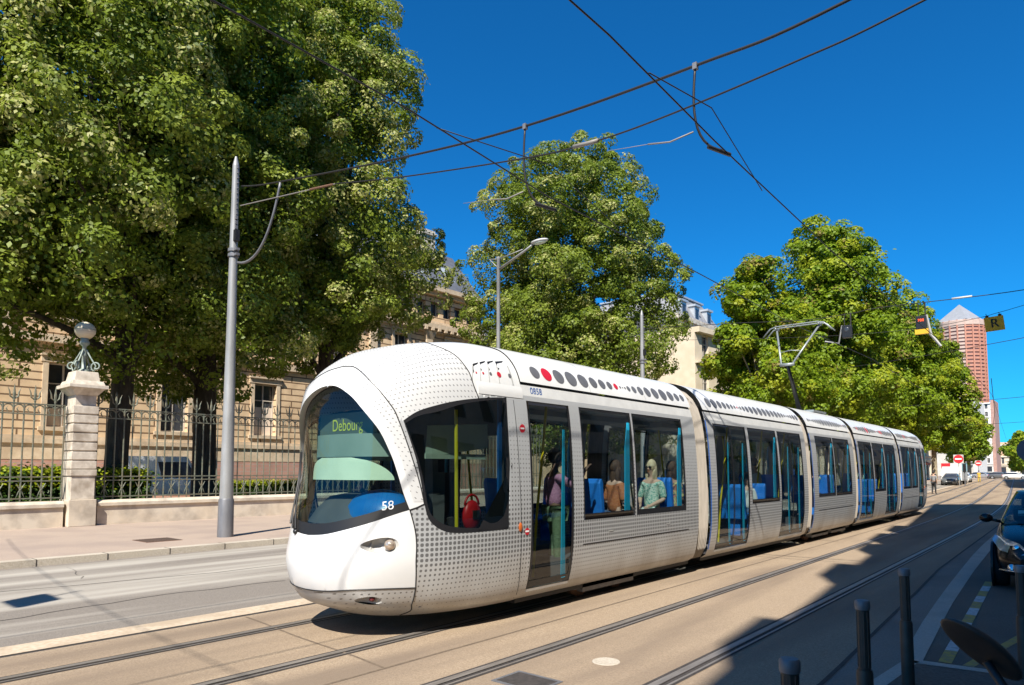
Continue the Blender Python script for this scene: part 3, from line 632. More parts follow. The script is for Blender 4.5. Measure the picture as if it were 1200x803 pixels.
        for i,(r,mi) in enumerate(((.013,3),(.016,3),(.022,2),(.038,4),(.030,2))):
            t0=76.8+i*3.0; v0=.692+.0015*i; c=np.array(FP(t0,v0,.005)); n_=nnorm(v0,min(t0,89))*np.array((s,1,1)); u=np.array((0,1,0)); u=u-n_*u.dot(n_); u/=np.linalg.norm(u); w_=np.cross(n_,u)
            disc(mb,c,u,w_,r,r,14,mi)
        finish(mb,'louvre_graphic',['black_gap','grey_trim','dot_grey','dot_red','dot_red'],rear,end,smooth=False)
        mb=MB(); rows=[]
        for v in np.linspace(.628,.664,5):     # projecting lip under the louvres
            rows.append([FP(t,v,.006+.008*math.sin(PI*min(1,(v-.628)/.036)*.9)) for t in np.linspace(77.2,90,8)])
        mb.grid(rows); finish(mb,'fairing_lip','roof_white',rear,end)
    # wipers and number
    mb=MB()
    if end>0:
        for k in (0,1):
            L=[]
            for q in np.linspace(0,1,10):
                v=.252+.21*q; t=-8.5-3*k-18*math.sin(q*1.5)*.75; p=nose(v,t); L.append((p[0],p[1]+depth(p[2])-.03-.012*k,p[2]))
            mb.tube(L,.011-.003*k,6)
        L=[]
        for q in np.linspace(0,1,10):
            v=.262+.15*q; t=-20-16*q; p=nose(v,t); L.append((p[0],p[1]+depth(p[2])-.03,p[2]))
        mb.tube(L,.012,6); 
        p=nose(.244,-8); mb.ball((p[0],p[1]-.01,p[2]),.035,.03,.03,10); finish(mb,'wiper','panto_black',ws,end)
        mb=MB(); c=nose(.318,36.0); n_=nnorm(.318,36.0); c=c+np.array((0,depth(c[2]),0))+n_*.006; u=np.cross((0,0,1),n_); u/=np.linalg.norm(u); vv_=np.cross(n_,u)
        put_text(mb,'58',.135,c,u+vv_*.12,vv_); finish(mb,'fleet_number','ink_white',ws,end,smooth=False)
    # cab interior: dashboard, seat, bulkhead, blind, destination board
    mb=MB()
    rows=[]
    for v,sc in ((.265,.93),(.30,.86),(.335,.74),(.345,.55)):
        rows.append([tuple(np.array((p[0]*sc,.12+(p[1]-.0)*1+ (1-sc)*1.0,p[2]))) for p in (nose(v,t) for t in np.linspace(-58,58,25))])
    mb.grid(rows); mb.box(-.9,.9,1.15,1.45,.5,1.30)
    db=finish(mb,'dashboard','int_dark',TRAM,end)
    mb=MB(); mb.ball((.40,.74,1.33),.50,.36,.30,22); finish(mb,'instrument_hood','dash_blue',db,end)
    mb=MB(); mb.add([(-.55,.62,1.32),(-.05,.60,1.32),(.0,.95,1.46),(-.5,.97,1.46),(-.55,.62,1.28),(-.05,.60,1.28),(.0,1.0,1.28),(-.5,1.0,1.28)],[(0,1,2,3),(4,7,6,5),(0,4,5,1),(1,5,6,2),(2,6,7,3),(3,7,4,0)]); finish(mb,'control_desk','dash_blue',db,end,smooth=False)
    mb=MB(); mb.ball((-.30,.74,1.40),.05,.05,.025,10); finish(mb,'red_button','dot_red',db,end)
    mb=MB(); mb.tube([(-.12,.9,1.44),(-.12,.88,1.58)],.018,6); mb.ball((-.12,.88,1.60),.035,.035,.035,8); finish(mb,'control_lever','panto_black',db,end)
    mb=MB(); L=[tuple(nose(.004,t)) for t in np.linspace(-90,90,41)]; mb.add(L,[tuple(range(41))]); finish(mb,'underframe','galv_dark',TRAM,end,smooth=False)
    mb=MB(); mb.box(-1.12,1.12,2.36,2.40,.36,1.05); mb.box(-1.12,-.55,2.36,2.40,1.05,2.75); mb.box(.75,1.12,2.36,2.40,1.05,2.75); mb.box(-.55,.75,2.36,2.40,2.3,2.85); finish(mb,'cab_bulkhead','int_dark',TRAM,end,smooth=False)
    mb=MB(); mb.box(-.9,.9,.9,2.36,.34,.36); finish(mb,'cab_floor','int_floor',TRAM,end,smooth=False)
    mb=MB(); mb.box(-.10,.46,1.25,1.75,.85,1.0); mb.box(-.12,.48,1.68,1.84,.95,1.82); mb.box(.03,.33,1.70,1.82,1.82,2.06); mb.box(.1,.28,1.4,1.6,.36,.86); finish(mb,'driver_seat','int_dark',TRAM,end,smooth=False)
    mb=MB(); rows=[]
    for z in np.linspace(2.0,2.26,4): rows.append([tuple(np.array((p[0]*.84,p[1]+.20,z))) for p in (nose(v_of_z(z),t) for t in np.linspace(-24,34,10))])
    mb.grid(rows); finish(mb,'upper_blind','blind_grey',TRAM,end)
    mb=MB(); rows=[]
    for z in np.linspace(1.74,1.99,9): q=(z-1.74)/.25; rows.append([tuple(np.array((p[0]*.84,p[1]+.16,z))) for p in (nose(v_of_z(z),t) for t in np.linspace(-17+12*q**4,12+26*max(0,1-q**1.8)**.6,12))])
    mb.grid(rows); finish(mb,'sun_blind','blind',TRAM,end)
    mb=MB(); mb.box(-.55,.55,.56,.62,2.22,2.52); b_=finish(mb,'destination_board','led_board',TRAM,end,smooth=False)
    mb=MB(); put_text(mb,'Debourg',.20,(0.0,.555,2.37),(1,0,0),(0,0,1)); mb.v=[(x*.82,y,z) for x,y,z in mb.v]; finish(mb,'board_text','led',b_,end,smooth=False)
    for s in (1,-1):
        mb=MB(); mb.tube([(1.02*s,1.35,1.1),(1.0*s,1.35,2.55)],.022,8); finish(mb,'cab_post','pole_yellow',TRAM,end)
        mb=MB(); mb.box(.86*s-.01,.86*s+.01,1.0,2.0,1.98,2.04); mb.quad((.86*s,1.0,2.0),(.90*s,2.0,2.12),(.90*s,2.0,2.42),(.84*s,1.05,2.36)); finish(mb,'side_blind','blind',TRAM,end,smooth=False)
        mb=MB(); mb.box(1.02*s-.015,1.02*s+.015,2.06,2.12,1.1,2.72); finish(mb,'blue_post','dash_blue',TRAM,end,smooth=False)
        for (t,v,r,mi) in ((89.3,.535,.055,0),(89.3,.228,.045,0)):   # stickers and the round lamp on the pillar behind the cab window
            mb=MB(); p=nose(v,88.5)+np.array((.004,.09,0)); disc(mb,(p[0]*s,p[1]+.03,p[2]),(0,1,0),(0,0,1),r,r,16,mi)
            mb.box(p[0]*s+.001*s,p[0]*s+.003*s,p[1]-.005,p[1]+.065,p[2]-.008,p[2]+.012,1); finish(mb,'door_sticker',['dot_red','ink_white'],body,end,smooth=False)
        mb=MB(); p=nose(.242,88); mb.ball((p[0]*s,p[1]+.03,p[2]),.02,.035,.06,10); finish(mb,'side_lamp','orange_lamp',body,end)
make_nose(1); make_nose(-1)

# straight sections ------------------------------------------------------------
def sec(z,s,o=0.0):
    v=v_of_z(z); a=(Wv(v),z); b0=v-.004;b1=v+.004; tx=Wv(b1)-Wv(b0);tz=Zv(b1)-Zv(b0); l=math.hypot(tx,tz) or 1
    return (float(a[0]+tz/l*o)*s,float(z-tx/l*o))
def panel(mb,y0,y1,z0,z1,o,s,mi=0,nz=None,ny=1):
    zs=np.linspace(z0,z1,nz or max(2,int((z1-z0)/.18)+2)); yy=np.linspace(y0,y1,ny+1)
    mb.grid([[(sec(z,s,o)[0],y,sec(z,s,o)[1]) for y in yy] for z in zs],mi)
def frame(mb,y0,y1,z0,z1,b,o,s,mi=0,bb=None):
    bb=bb or b
    panel(mb,y0,y0+b,z0,z1,o,s,mi); panel(mb,y1-b,y1,z0,z1,o,s,mi); panel(mb,y0+b,y1-b,z0,z0+bb,o,s,mi); panel(mb,y0+b,y1-b,z1-b,z1,o,s,mi)
ZB=[.22,.30,.38,.5,.66,.83,1.0,1.16,1.4,1.65,1.9,2.15,2.4,2.6,2.735,2.80,2.94]
CARS=[dict(y=(2.40,7.20),doors=[(2.46,3.38)],wins=[(3.62,5.00),(5.05,6.72)],dbl=0),
      dict(y=(7.70,13.32),doors=[(8.02,9.58),(11.43,13.02)],wins=[(9.71,11.33)],dbl=1),
      dict(y=(13.72,17.69),doors=[],wins=[(14.16,15.65),(15.70,17.30)],dbl=0),
      dict(y=(18.09,23.66),doors=[(18.34,19.92),(21.60,23.22)],wins=[(20.03,21.50)],dbl=1),
      dict(y=(23.98,28.12),doors=[(27.14,28.06)],wins=[(24.26,25.72),(25.77,26.93)],dbl=0)]
SEAT_ROWS=[]
def make_car(ci,c):
    y0,y1=c['y']; ops=[(a,b,.36,2.735) for a,b in c['doors']]+[(a,b,1.16,2.735) for a,b in c['wins']]
    yb=sorted({y0,y1,y0+.05,y1-.05,*[q for o in ops for q in o[:2]]})
    body=MB()
    zb=sorted(set(ZB)|{.36})
    for s in (1,-1):
        P=[[(sec(z,s)[0],y,z) for y in yb] for z in zb]
        def skip(i,j):
            zm=(zb[i]+zb[i+1])/2; ym=(yb[j]+yb[j+1])/2
            return any(a<ym<b and p<zm<q for a,b,p,q in ops)
        lo=[i for i in range(len(zb)) if zb[i]<=2.801]; 
        body.grid(P[:lo[-1]+1],0,skip); body.grid(P[lo[-1]:],1)
        for a,b,p,q in ops:          # reveals
            for (u0,u1,w0,w1) in ((a,a,p,q),(b,b,p,q)):
                zs=np.linspace(w0,w1,12); body.grid([[(sec(z,s)[0],u0,z),(sec(z,s,-.03)[0],u0,z)] for z in zs],2)
            for zz in (p,q): body.grid([[(sec(zz,s)[0],y,zz),(sec(zz,s,-.03)[0],y,zz)] for y in (a,b)],2)
        # joints and handles low on the side
        for a,b in ([(c['wins'][0][0],c['wins'][-1][1])] if not c['dbl'] else []):
            panel(body,a-.02,b+.1,.822,.836,.003,s,2,2); m_=(c['wins'][0][1]+c['wins'][-1][0])/2; panel(body,m_-.004,m_+.004,.83,1.15,.003,s,3)
            for q in ((a+b)/2-.9,(a+b)/2+.85): panel(body,q-.02,q+.10,.965,.98,.006,s,3,2); panel(body,q+.08,q+.10,.98,1.03,.006,s,3,2)
        if ci>0: panel(body,y0+.001,y0+.045,.4,2.78,.004,s,4)
        for y in (y0,y1): body.add([(sec(z,s)[0],y,z) for z in zb]+[(0,y,zb[-1]),(0,y,zb[0])],[tuple(range(len(zb)+2))],2) if (y==y1 or ci>0) and False else None
    body.box(-1.0,1.0,y0,y1,.18,.30,2)
    b=finish(body,'car_body',['perf_side','strip_white','black_gap','grey_trim','blue_stripe'],TRAM,1,angle=35)
    # roof fairing with the printed discs
    rf=MB(); vs_=np.linspace(v_of_z(2.965),1,20)
    ye=np.linspace(y0,y1,9)
    for s in (1,-1):
        rows=[]
        for v in vs_:
            z=float(Zv(v)); rows.append([(float(Wv(v))*s*1.012,y,z+.012) for y in ye])
        rf.grid(rows,0)
        panel(rf,y0,y1,2.94,2.966,-.012,s,1,2)
        for q in np.linspace(y0,y1,4)[1:-1]: 
            rows=[[((float(Wv(v))*1.012+.003)*s,y,float(Zv(v))+.013) for y in (q-.005,q+.005)] for v in vs_]; rf.grid(rows,2)
        n=int((y1-y0-.5)/.165); rs=random.Random(ci*2+11+(s<0)); pos=[];yy=y0+.28
        ph=rs.random()*6
        env=[];i=0
        while yy<y1-.22:
            if ci==0:
                seq=[.095,.105,.115,.125,.115,.095,.085,.07,.055,.022,.014,.022,.05,.065,.08,.095,.105,.115,.10,.08,.07,.055,.06,.055]; r=seq[min(i,len(seq)-1)]
            else: r=.014+.10*abs(math.sin(.21*i+ph))*(.75+.25*rs.random())
            red=(i==1 or i==8 or i==21) if ci==0 else rs.random()<.12
            yc=yy+r; yy+=2*r+max(.03,.055 if r>.03 else .035)
            env.append((yc,r,red)); i+=1
        for yc,r,red in env:
            zc=3.13; vv2=[]
            for k in range(18):
                a=2*PI*k/18; dv=r*math.sin(a)/float(np.hypot(np.diff(profW),np.diff(profZ)).sum()); v=v_of_z(zc)+dv; z=float(Zv(v))
                vv2.append(((float(Wv(v))*1.012+.004)*s,yc+r*math.cos(a),z+.014))
            v=v_of_z(zc); vv2.append(((float(Wv(v))*1.012+.005)*s,yc,zc+.0145)); rf.add(vv2,[(k,(k+1)%18,18) for k in range(18)],4 if red else 3)
    finish(rf,'roof_fairing',['roof_white','black_gap','grey_trim','dot_grey','dot_red'],b,1,angle=35)
    if ci==0:
        mb=MB(); 
        for s in (1,-1):
            p=sec(2.875,s,.004); put_text(mb,'0858',.125,(p[0],y0+.30,2.872),(0,s,0),(-.18*s,0,1))
        finish(mb,'vehicle_number','ink_blue',b,1,smooth=False)
    # windows
    for s in (1,-1):
        for a,w_ in c['wins']:
            mb=MB(); panel(mb,a,w_,1.16,2.735,-.012,s,0); frame(mb,a,w_,1.16,2.735,.035,-.008,s,1,.085); wn=finish(mb,'window',['glass_side','door_frame'],b,1)
            mb=MB(); x=sec(1.2,s,-.07)[0]
            mb.prism([(w_-.19,1.24),(w_-.045,1.24),(w_-.045,2.58),(w_-.10,2.58),(w_-.17,2.2)],'x',x-.008,x+.008); finish(mb,'cyan_panel','cyan_panel',b,1,smooth=False)
        for a,w_ in c['doors']:
            lv=[(a,w_)] if w_-a<1.2 else [(a,(a+w_)/2-.004),((a+w_)/2+.004,w_)]
            for q0,q1 in lv:
                mb=MB(); panel(mb,q0,q1,.37,2.73,-.010,s,0); frame(mb,q0,q1,.37,2.73,.045 if len(lv)==1 else .035,-.005,s,1,.09); finish(mb,'door_leaf',['glass_door','door_frame'],b,1)
            mb=MB(); x=sec(1.4,s,-.09)[0]; mb.prism([(w_-.19,.42),(w_-.10,.42),(w_-.09,2.4),(w_-.13,2.4)],'x',x-.006,x+.006)
            if len(lv)>1: 
                m_=(a+w_)/2; mb.prism([(m_-.11,.42),(m_-.05,.42),(m_-.045,2.4),(m_-.08,2.4)],'x',x-.006,x+.006)
            finish(mb,'door_trim','cyan_panel',b,1,smooth=False)
            mb=MB(); xx=sec(.33,s,.012)[0]; mb.box(min(xx,xx-.05*s),max(xx,xx-.05*s),a+.02,w_-.02,.325,.358); finish(mb,'door_sill','alu',b,1,smooth=False)
    # inside
    mb=MB(); mb.box(-1.08,1.08,y0,y1,.31,.35); 
    if not c['dbl']:
        a,w_=c['wins'][0][0],c['wins'][-1][1]; mb.box(-1.1,-.38,a-.05,w_+.1,.35,.62); mb.box(.38,1.1,a-.05,w_+.1,.35,.62)
    finish(mb,'floor','int_floor',b,1,smooth=False)
    mb=MB(); mb.box(-.95,.95,y0,y1,2.76,2.79); mb.box(-.28,.28,y0,y1,2.68,2.755); finish(mb,'ceiling','int_grey',b,1,smooth=False)
    for s in (1,-1):
        a,w_=(c['wins'][0][0],c['wins'][-1][1])
        if c['dbl']: rows=[((a+w_)/2-.55,1),((a+w_)/2+.55,-1)]
        elif ci==0: rows=[(4.50,1),(6.42,-1),(6.72,1)] if s>0 else [(4.05,1),(5.55,-1),(6.05,1)]
        else: rows=[(a+.35,1),(a+1.75,-1),(a+2.25,1)]
        for ry,dr in rows:
            zs=.62 if not c['dbl'] else .45
            mb=MB(); x0_,x1_=(.42*s,.98*s) if s>0 else (.98*s,.42*s)
            sa=.46
            mb.box(x0_,x1_,min(ry,ry+dr*.44),max(ry,ry+dr*.44),zs+.36,zs+.45); bk=[(ry-dr*.02,zs+.36),(ry+dr*.06,zs+.36),(ry+dr*.0,zs+1.03),(ry-dr*.03,zs+1.10),(ry-dr*.075,zs+1.10),(ry-dr*.10,zs+1.03)]
            mb.prism(bk,'x',x0_,x1_); mb.box(x0_+.15,x1_-.15,min(ry+dr*.08,ry+dr*.3),max(ry+dr*.08,ry+dr*.3),zs,zs+.36)
            o=mb.build('seat','seat_blue',b,bevel=.02)
        for q in [d_[0]+.05 for d_ in c['doors']]+[d_[1]-.05 for d_ in c['doors']]:
            mb=MB(); mb.tube([(.55*s,q,.35),(.62*s,q,1.2),(.72*s,q,2.0),(.80*s,q,2.76)],.019,8); finish(mb,'grab_pole','pole_yellow',b,1)
    if ci<4:                                   # bellows between the cars
        n0,n1=y1,CARS[ci+1]['y'][0]; mb=MB(); N_=16; rows=[]
        zb2=np.r_[np.linspace(.26,2.75,14),[Zv(v) for v in np.linspace(v_of_z(2.85),1,8)]]
        for k in range(N_+1):
            y=n0+(n1-n0)*k/N_; f=.93+.04*(k%2)
            row=[(Wv(v_of_z(z))*f,y,z*.985) for z in zb2]; row=row+[(-x,yy,z) for x,yy,z in row[::-1]]; rows.append(row)
        mb.grid(rows); finish(mb,'bellows','bellows',TRAM,1,angle=20)
for ci,c in enumerate(CARS): make_car(ci,c)
# running gear
for y in (4.6,14.9,16.6,26.0):
    mb=MB(); mb.box(-.95,.95,y-.85,y+.85,.16,.34); mb.box(-1.0,-.9,y-.7,y+.7,.12,.28); mb.box(.9,1.0,y-.7,y+.7,.12,.28); bg_=mb.build('bogie','galv_dark',TRAM)
    for s in (1,-1):
        for dy in (-.5,.5):
            mb=MB(); mb.lathe([(.05,-.05),(.28,-.05),(.30,-.02),(.30,.05),(.05,.05)],(.75*s,y+dy,.31),n=20,axis='x'); mb.build('wheel','rust',bg_)
# pantograph on the third car
mb=MB(); mb.box(-.55,.55,16.2,17.4,3.52,3.58); pb=mb.build('pantograph','panto_grey',TRAM)
mb=MB(); mb.tube([(0,16.75,3.56),(0,16.2,4.3),(0,15.74,4.88)],[.07,.06,.05],8); mb.build('lower_arm','panto_black',pb,True)
mb=MB(); mb.tube([(-.16,15.72,4.9),(-.62,16.75,6.12)],.03,8); mb.tube([(.16,15.72,4.9),(.62,16.75,6.12)],.03,8); mb.tube([(-.2,15.72,4.88),(.2,15.72,4.88)],.045,8); mb.tube([(-.31,16.06,5.3),(0,16.04,5.34),(.31,16.06,5.3)],.014,6); mb.build('upper_arm','panto_grey',pb,True)
mb=MB()
for dy in (-.14,.14): mb.tube([(-1.0,16.78+dy,5.93),(-.78,16.78+dy,6.16),(-.6,16.78+dy,6.21),(.6,16.78+dy,6.21),(.78,16.78+dy,6.16),(1.0,16.78+dy,5.93)],.019,6)
mb.tube([(-.62,16.62,6.15),(-.62,16.94,6.15)],.03,6); mb.tube([(.62,16.62,6.15),(.62,16.94,6.15)],.03,6); mb.build('collector_head','panto_grey',pb,True)
# ---------------------------------------------------------------- wall, pillar, fence
def low_wall(y0,y1,label):
    t=thing('stone_wall',label,'wall',(-24.2,(y0+y1)/2,.125)); h=(y1-y0)/2
    mb=MB(); mb.box(-.27,.27,-h,h,0,.60); mb.build('wall_base','stone_stain',t)
    mb=MB(); mb.prism([(-.33,.60),(.33,.60),(.33,.70),(.25,.78),(-.25,.78),(-.33,.70)],'y',-h,h); mb.build('coping','stone_stain',t)
low_wall(-30,7.02,'low weathered stone wall carrying the iron fence on the lamp side before the pillar')
low_wall(7.95,80,'low weathered stone wall carrying the iron fence from the pillar on behind the tram')
t=thing('stone_pillar','pale banded stone gate pillar with heavy cap, topped by a globe lamp','pillar',(-24.2,7.48,.125))
mb=MB(); mb.box(-.52,.52,-.44,.44,0,.82); mb.build('plinth','stone_stain',t,bevel=.02); t.scale=(.9,.86,1)
mb=MB(); mb.box(-.45,.45,-.38,.38,.82,1.55); mb.box(-.49,.49,-.42,.42,1.55,1.74)
for i in range(7):
    z=1.74+i*.285; mb.box(-.44,.44,-.37,.37,z,z+.285)
    mb.box(-.475,.475,-.405,.405,z+.025,z+.26)
mb.build('shaft','stone_pale',t,bevel=.012)
mb=MB(); mb.box(-.40,.40,-.34,.34,3.73,4.05); mb.frustum(0,0,4.05,4.26,.42,.36,.62,.55); mb.box(-.70,.70,-.63,.63,4.26,4.37); mb.frustum(0,0,4.37,4.5,.62,.55,.56,.5); mb.frustum(0,0,4.5,4.80,.46,.42,.40,.36); mb.build('cap','stone_pale',t,bevel=.015)
t=thing('globe_lamp','round globe lamp on green bronze scrolls, standing on the stone pillar','lamp',(-24.2,7.48,4.925))
mb=MB(); mb.lathe([(.17,0),(.16,.06),(.07,.12),(.06,.5),(.1,.55),(.06,.62),(.055,.82),(.13,.9),(.15,.96),(.1,1.03),(.13,1.08)],n=14); mb.build('stem','bronze_green',t,True)
mb=MB()
for k in range(4):
    a=k*PI/2+PI/4; ux,uy=math.cos(a),math.sin(a)
    L=[]
    for q in np.linspace(0,1,26):
        if q<.45: r=.08+.30*(q/.45)**1.2; z=.72-.52*(q/.45)
        else:
            u=(q-.45)/.55; an=-PI/2-u*PI*2.3; rr=.17*(1-.62*u); r=.38+rr*math.cos(an)*1.0; z=.02+.17+rr*math.sin(an)
        L.append((ux*r,uy*r,z))
    mb.tube(L,.026,6)
mb.build('scroll_bracket','bronze_green',t,True)
mb=MB(); mb.ball((0,0,1.34),.30,.30,.28,20); mb.build('globe','globe',t,True)
mb=MB(); mb.lathe([(.303,-.012),(.308,0),(.303,.012)],(0,0,1.36),n=20); mb.build('globe_ring','bronze_green',t,True)
def fence(y0,y1,label):
    L=y1-y0; t=thing('iron_fence',label,'fence',(-24.2,(y0+y1)/2,.905)); n=int(round(L/.262)); st=L/n; h=L/2
    rails=MB()
    for z in (.10,.62,.74,2.62,2.93): rails.box(-.022,.022,-h,h,z-.018,z+.018)
    rails.build('rail','iron_green',t)
    bars=MB(); sp=MB(); fr=MB(); lo=MB(); f0=None; l0=None
    for i in range(n+1):
        y=-h+i*st; tall=i%2==0
        bars.tube([(0,y,0),(0,y,3.02 if tall else 2.95)],.0235,6)
        if tall:
            if f0 is None:
                sp.tube([(0,0,2.98),(0,0,3.20),(0,0,3.50)],[.026,.042,.005],6); sp.ball((0,0,3.02),.034,.034,.03,8)
                for sg in (-1,1): sp.tube([(0,0,3.04),(0,.10*sg,3.13),(0,.115*sg,3.26),(0,.165*sg,3.40)],[.018,.026,.02,.005],5)
                f0=sp.build('finial','iron_green',t); f0.location=(0,y,0)
            else: fc=f0.copy(); COL.objects.link(fc); fc.parent=t; fc.location=(0,y,0)
            for sg in (-1,1): lo.tube([(0,0,.36),(0,.05*sg,.44),(0,.115*sg,.56)],[.02,.018,.006],5) if l0 is None else 0; lo.tube([(0,0,.36),(0,.05*sg,.28),(0,.10*sg,.14)],[.02,.018,.006],5) if l0 is None else 0
            if l0 is None: lo.ball((0,0,.36),.035,.035,.03,8); l0=lo.build('foot_ornament','iron_green',t); l0.location=(0,y+st,0)
            elif i<n-1: fc=l0.copy(); COL.objects.link(fc); fc.parent=t; fc.location=(0,y+st,0)
        if i<n:
            yc=y+st/2
            fr.tube([(0,yc+.125*math.cos(a),2.765+.125*math.sin(a)) for a in np.linspace(-.3,PI+.3,11)],.020,5); fr.tube([(0,yc,2.65),(0,yc-.05,2.76),(0,yc,2.84),(0,yc+.05,2.76),(0,yc,2.65)],.017,5)
    bars.build('bars','iron_green',t); fr.build('scroll_frieze','iron_green',t);
fence(-8.0,7.02,'green iron fence with crown finials on the wall before the pillar')
fence(7.95,31.0,'green iron fence with crown finials running on from the pillar behind the pole')

# ---------------------------------------------------------------- trees
def mesh_quads(name,V,mi,mats,parent):
    n=len(V)//4; me=bpy.data.meshes.new(name)
    me.vertices.add(4*n); me.vertices.foreach_set('co',V.astype(np.float32).ravel())
    me.loops.add(4*n); me.loops.foreach_set('vertex_index',np.arange(4*n,dtype=np.int32))
    me.polygons.add(n); me.polygons.foreach_set('loop_start',np.arange(0,4*n,4,dtype=np.int32)); me.polygons.foreach_set('loop_total',np.full(n,4,np.int32))
    for m in mats: me.materials.append(M[m])
    me.polygons.foreach_set('material_index',mi.astype(np.int32)); me.update(calc_edges=True); me.validate()
    o=bpy.data.objects.new(name,me); COL.objects.link(o)
    if parent: o.parent=parent
    return o
def unit(a): return a/np.maximum(np.linalg.norm(a,axis=-1,keepdims=True),1e-9)
def domes(rng,C,O,K,rad,size,upw=.35):
    """sprays of leaves: each clump is a small dome of leaves facing outwards"""
    n=len(C); m=n*K; c=np.repeat(C,K,0); o=np.repeat(O,K,0); r=np.repeat(rad*(.6+.75*rng.random(n)),K)
    d=unit(o*.75+rng.normal(size=(m,3))*.62); p=c+d*(r*(.72+.34*rng.random(m)))[:,None]*np.array((1,1,.78))
    nn=unit(d+np.array((0,0,upw))+rng.normal(size=(m,3))*.36)
    a=unit(np.cross(nn,rng.normal(size=(m,3)))); b=np.cross(nn,a); s=(size*(.6+.8*rng.random(m)))[:,None]
    V=np.empty((m,4,3)); V[:,0]=p-a*s*.55; V[:,1]=p+b*s*.40; V[:,2]=p+a*s*.55-np.array((0,0,.15))*s; V[:,3]=p-b*s*.40
    return V.reshape(-1,3)
def leaves(rng,C,O,K,sig,size,upw=.5,droop=0.):
    n=len(C); c=np.repeat(C,K,0); o=np.repeat(O,K,0); m=n*K
    g=rng.normal(size=(m,3))*sig; g[:,2]*=.75
    p=c+g; p[:,2]-=droop*np.linalg.norm(g[:,:2],axis=1)
    nn=unit(o*.6+np.array((0,0,upw))+rng.normal(size=(m,3))*.42)
    a=unit(np.cross(nn,rng.normal(size=(m,3)))); b=np.cross(nn,a); s=(size*(.65+.7*rng.random(m)))[:,None]
    V=np.empty((m,4,3)); V[:,0]=p-a*s*.55; V[:,1]=p+b*s*.38; V[:,2]=p+a*s*.55-np.array((0,0,.12))*s; V[:,3]=p-b*s*.38
    return V.reshape(-1,3)
def tree(name,label,base,H,zb,r,trunk_r,seed,mats,nblob=30,nclump=1500,K=34,leaf=.16,sig=.36,shape='egg',group=None,bark='bark',bract=.25,bottom_r=.8,fork=None,upw=.5,gap=.0,stretchy=1.0,pw=2.2):
    rng=np.random.default_rng(seed); t=thing(name,label,'tree',base,group=group)
    hc=H-zb
    def rad(u):        # u 0 bottom..1 top
        if shape=='egg': return r*np.where(u<.35,bottom_r+(1-bottom_r)*np.sin(np.clip(u/.35,0,1)*PI/2),np.sqrt(np.clip(1-((u-.35)/.65)**pw,0,1)))
        return r*np.sqrt(np.clip(1-((u-.45)/.56)**2,0.02,1))
    bl=[]
    for i in range(nblob):
        u=.06+.86*((i+.5)/nblob)+rng.normal()*.02; u=min(.94,max(.04,u)); an=i*2.399+rng.normal()*.25; R_=float(rad(np.array(u)))
        br=r*(.30+.13*rng.random()); rr=max(0,R_-br*.82)*(1 if i%4 else .35); bl.append((rr*math.cos(an),rr*math.sin(an)*stretchy,zb+u*hc,br))
    bl=np.array(bl)
    per=rng.choice(len(bl),nclump,p=bl[:,3]**2/np.sum(bl[:,3]**2)); dirs=unit(rng.normal(size=(nclump,3))+np.array((0,0,.15)))
    C=bl[per,:3]+dirs*(bl[per,3]*(.80+.30*rng.random(nclump)))[:,None]*np.array((1,1,.9)); O=dirs
    # thin out clumps buried deep inside other masses
    d=np.linalg.norm(C[:,None,:]-bl[None,:,:3],axis=2)/bl[None,:,3]; d[np.arange(nclump),per]=9
    keep=(d.min(1)>.55)|(rng.random(nclump)<.22); keep&=C[:,2]>zb-.6; C=C[keep];O=O[keep]
    ctr=np.array((0,0,zb+.4*hc)); O=unit(O+.6*unit(C-ctr))
    V=domes(rng,C-O*sig*.5,O,K,sig,leaf); n=len(C)
    mi=np.repeat(rng.choice([0,0,1],n),K); 
    if bract>0:
        hit=rng.random(n)<bract*2.0; q=np.repeat(hit,K)&(rng.random(n*K)<.5); mi=np.where(q,2,mi)
    nf=int(nclump*.9); pf_=rng.choice(len(bl),nf); Cf=bl[pf_,:3]+unit(rng.normal(size=(nf,3)))*(bl[pf_,3]*rng.random(nf)**.5*.66)[:,None]      # inner leaves
    Vf=leaves(rng,Cf,unit(Cf-ctr),26,sig*.5,leaf*1.35,upw,.1); V=np.concatenate([V,Vf]); mi=np.concatenate([mi,np.zeros(nf*26,int)])
    mesh_quads('crown',V,mi,mats,t)
    tb=MB(); fz=fork or zb*1.0
    lean=rng.normal(size=2)*.02*fz
    tb.tube([(0,0,-.1),(.02,0,.25),(lean[0]*.3,lean[1]*.3,fz*.45),(lean[0],lean[1],fz),(lean[0]*1.2,lean[1]*1.2,fz+hc*.30),(0,0,fz+hc*.62)],[trunk_r*1.5,trunk_r*1.12,trunk_r,trunk_r*.95,trunk_r*.6,trunk_r*.15],12)
    sel=[b for b in bl if b[2]<zb+hc*.75]; 
    for i,b in enumerate(sel[::2]):
        z0=fz*(.82+.1*(i%3))+ (b[2]-zb)*.35; e=Vector(b[:3]); s_=Vector((lean[0],lean[1],z0)); m_=s_.lerp(e,.5)+Vector((rng.normal()*.3,rng.normal()*.3,(e-s_).length*.10))
        tb.tube(bez([s_,m_,e],7),[trunk_r*.42*(1-.11*k) for k in range(8)],7)
    tb.build('trunk',bark,t,True)
    return t
LM=['linden_a','linden_b','linden_bract']; PMt=['plane_a','plane_b','plane_brown']
G1='trees behind the iron fence'
tree('linden_tree','tall linden with dark straight trunk just behind the globe lamp pillar',(-28.2,9.9,.13),27,5.2,7.4,.40,1,LM,44,1050,230,.132,.80,group=G1,fork=5.6,bract=.18,bottom_r=.9)
tree('linden_tree','big linden with forked dark trunk rising behind the grey catenary pole',(-30.5,14.4,.13),28,5.4,6.7,.50,2,LM,44,1050,230,.132,.80,group=G1,fork=5.0,bract=.2,bottom_r=.9,pw=1.3)
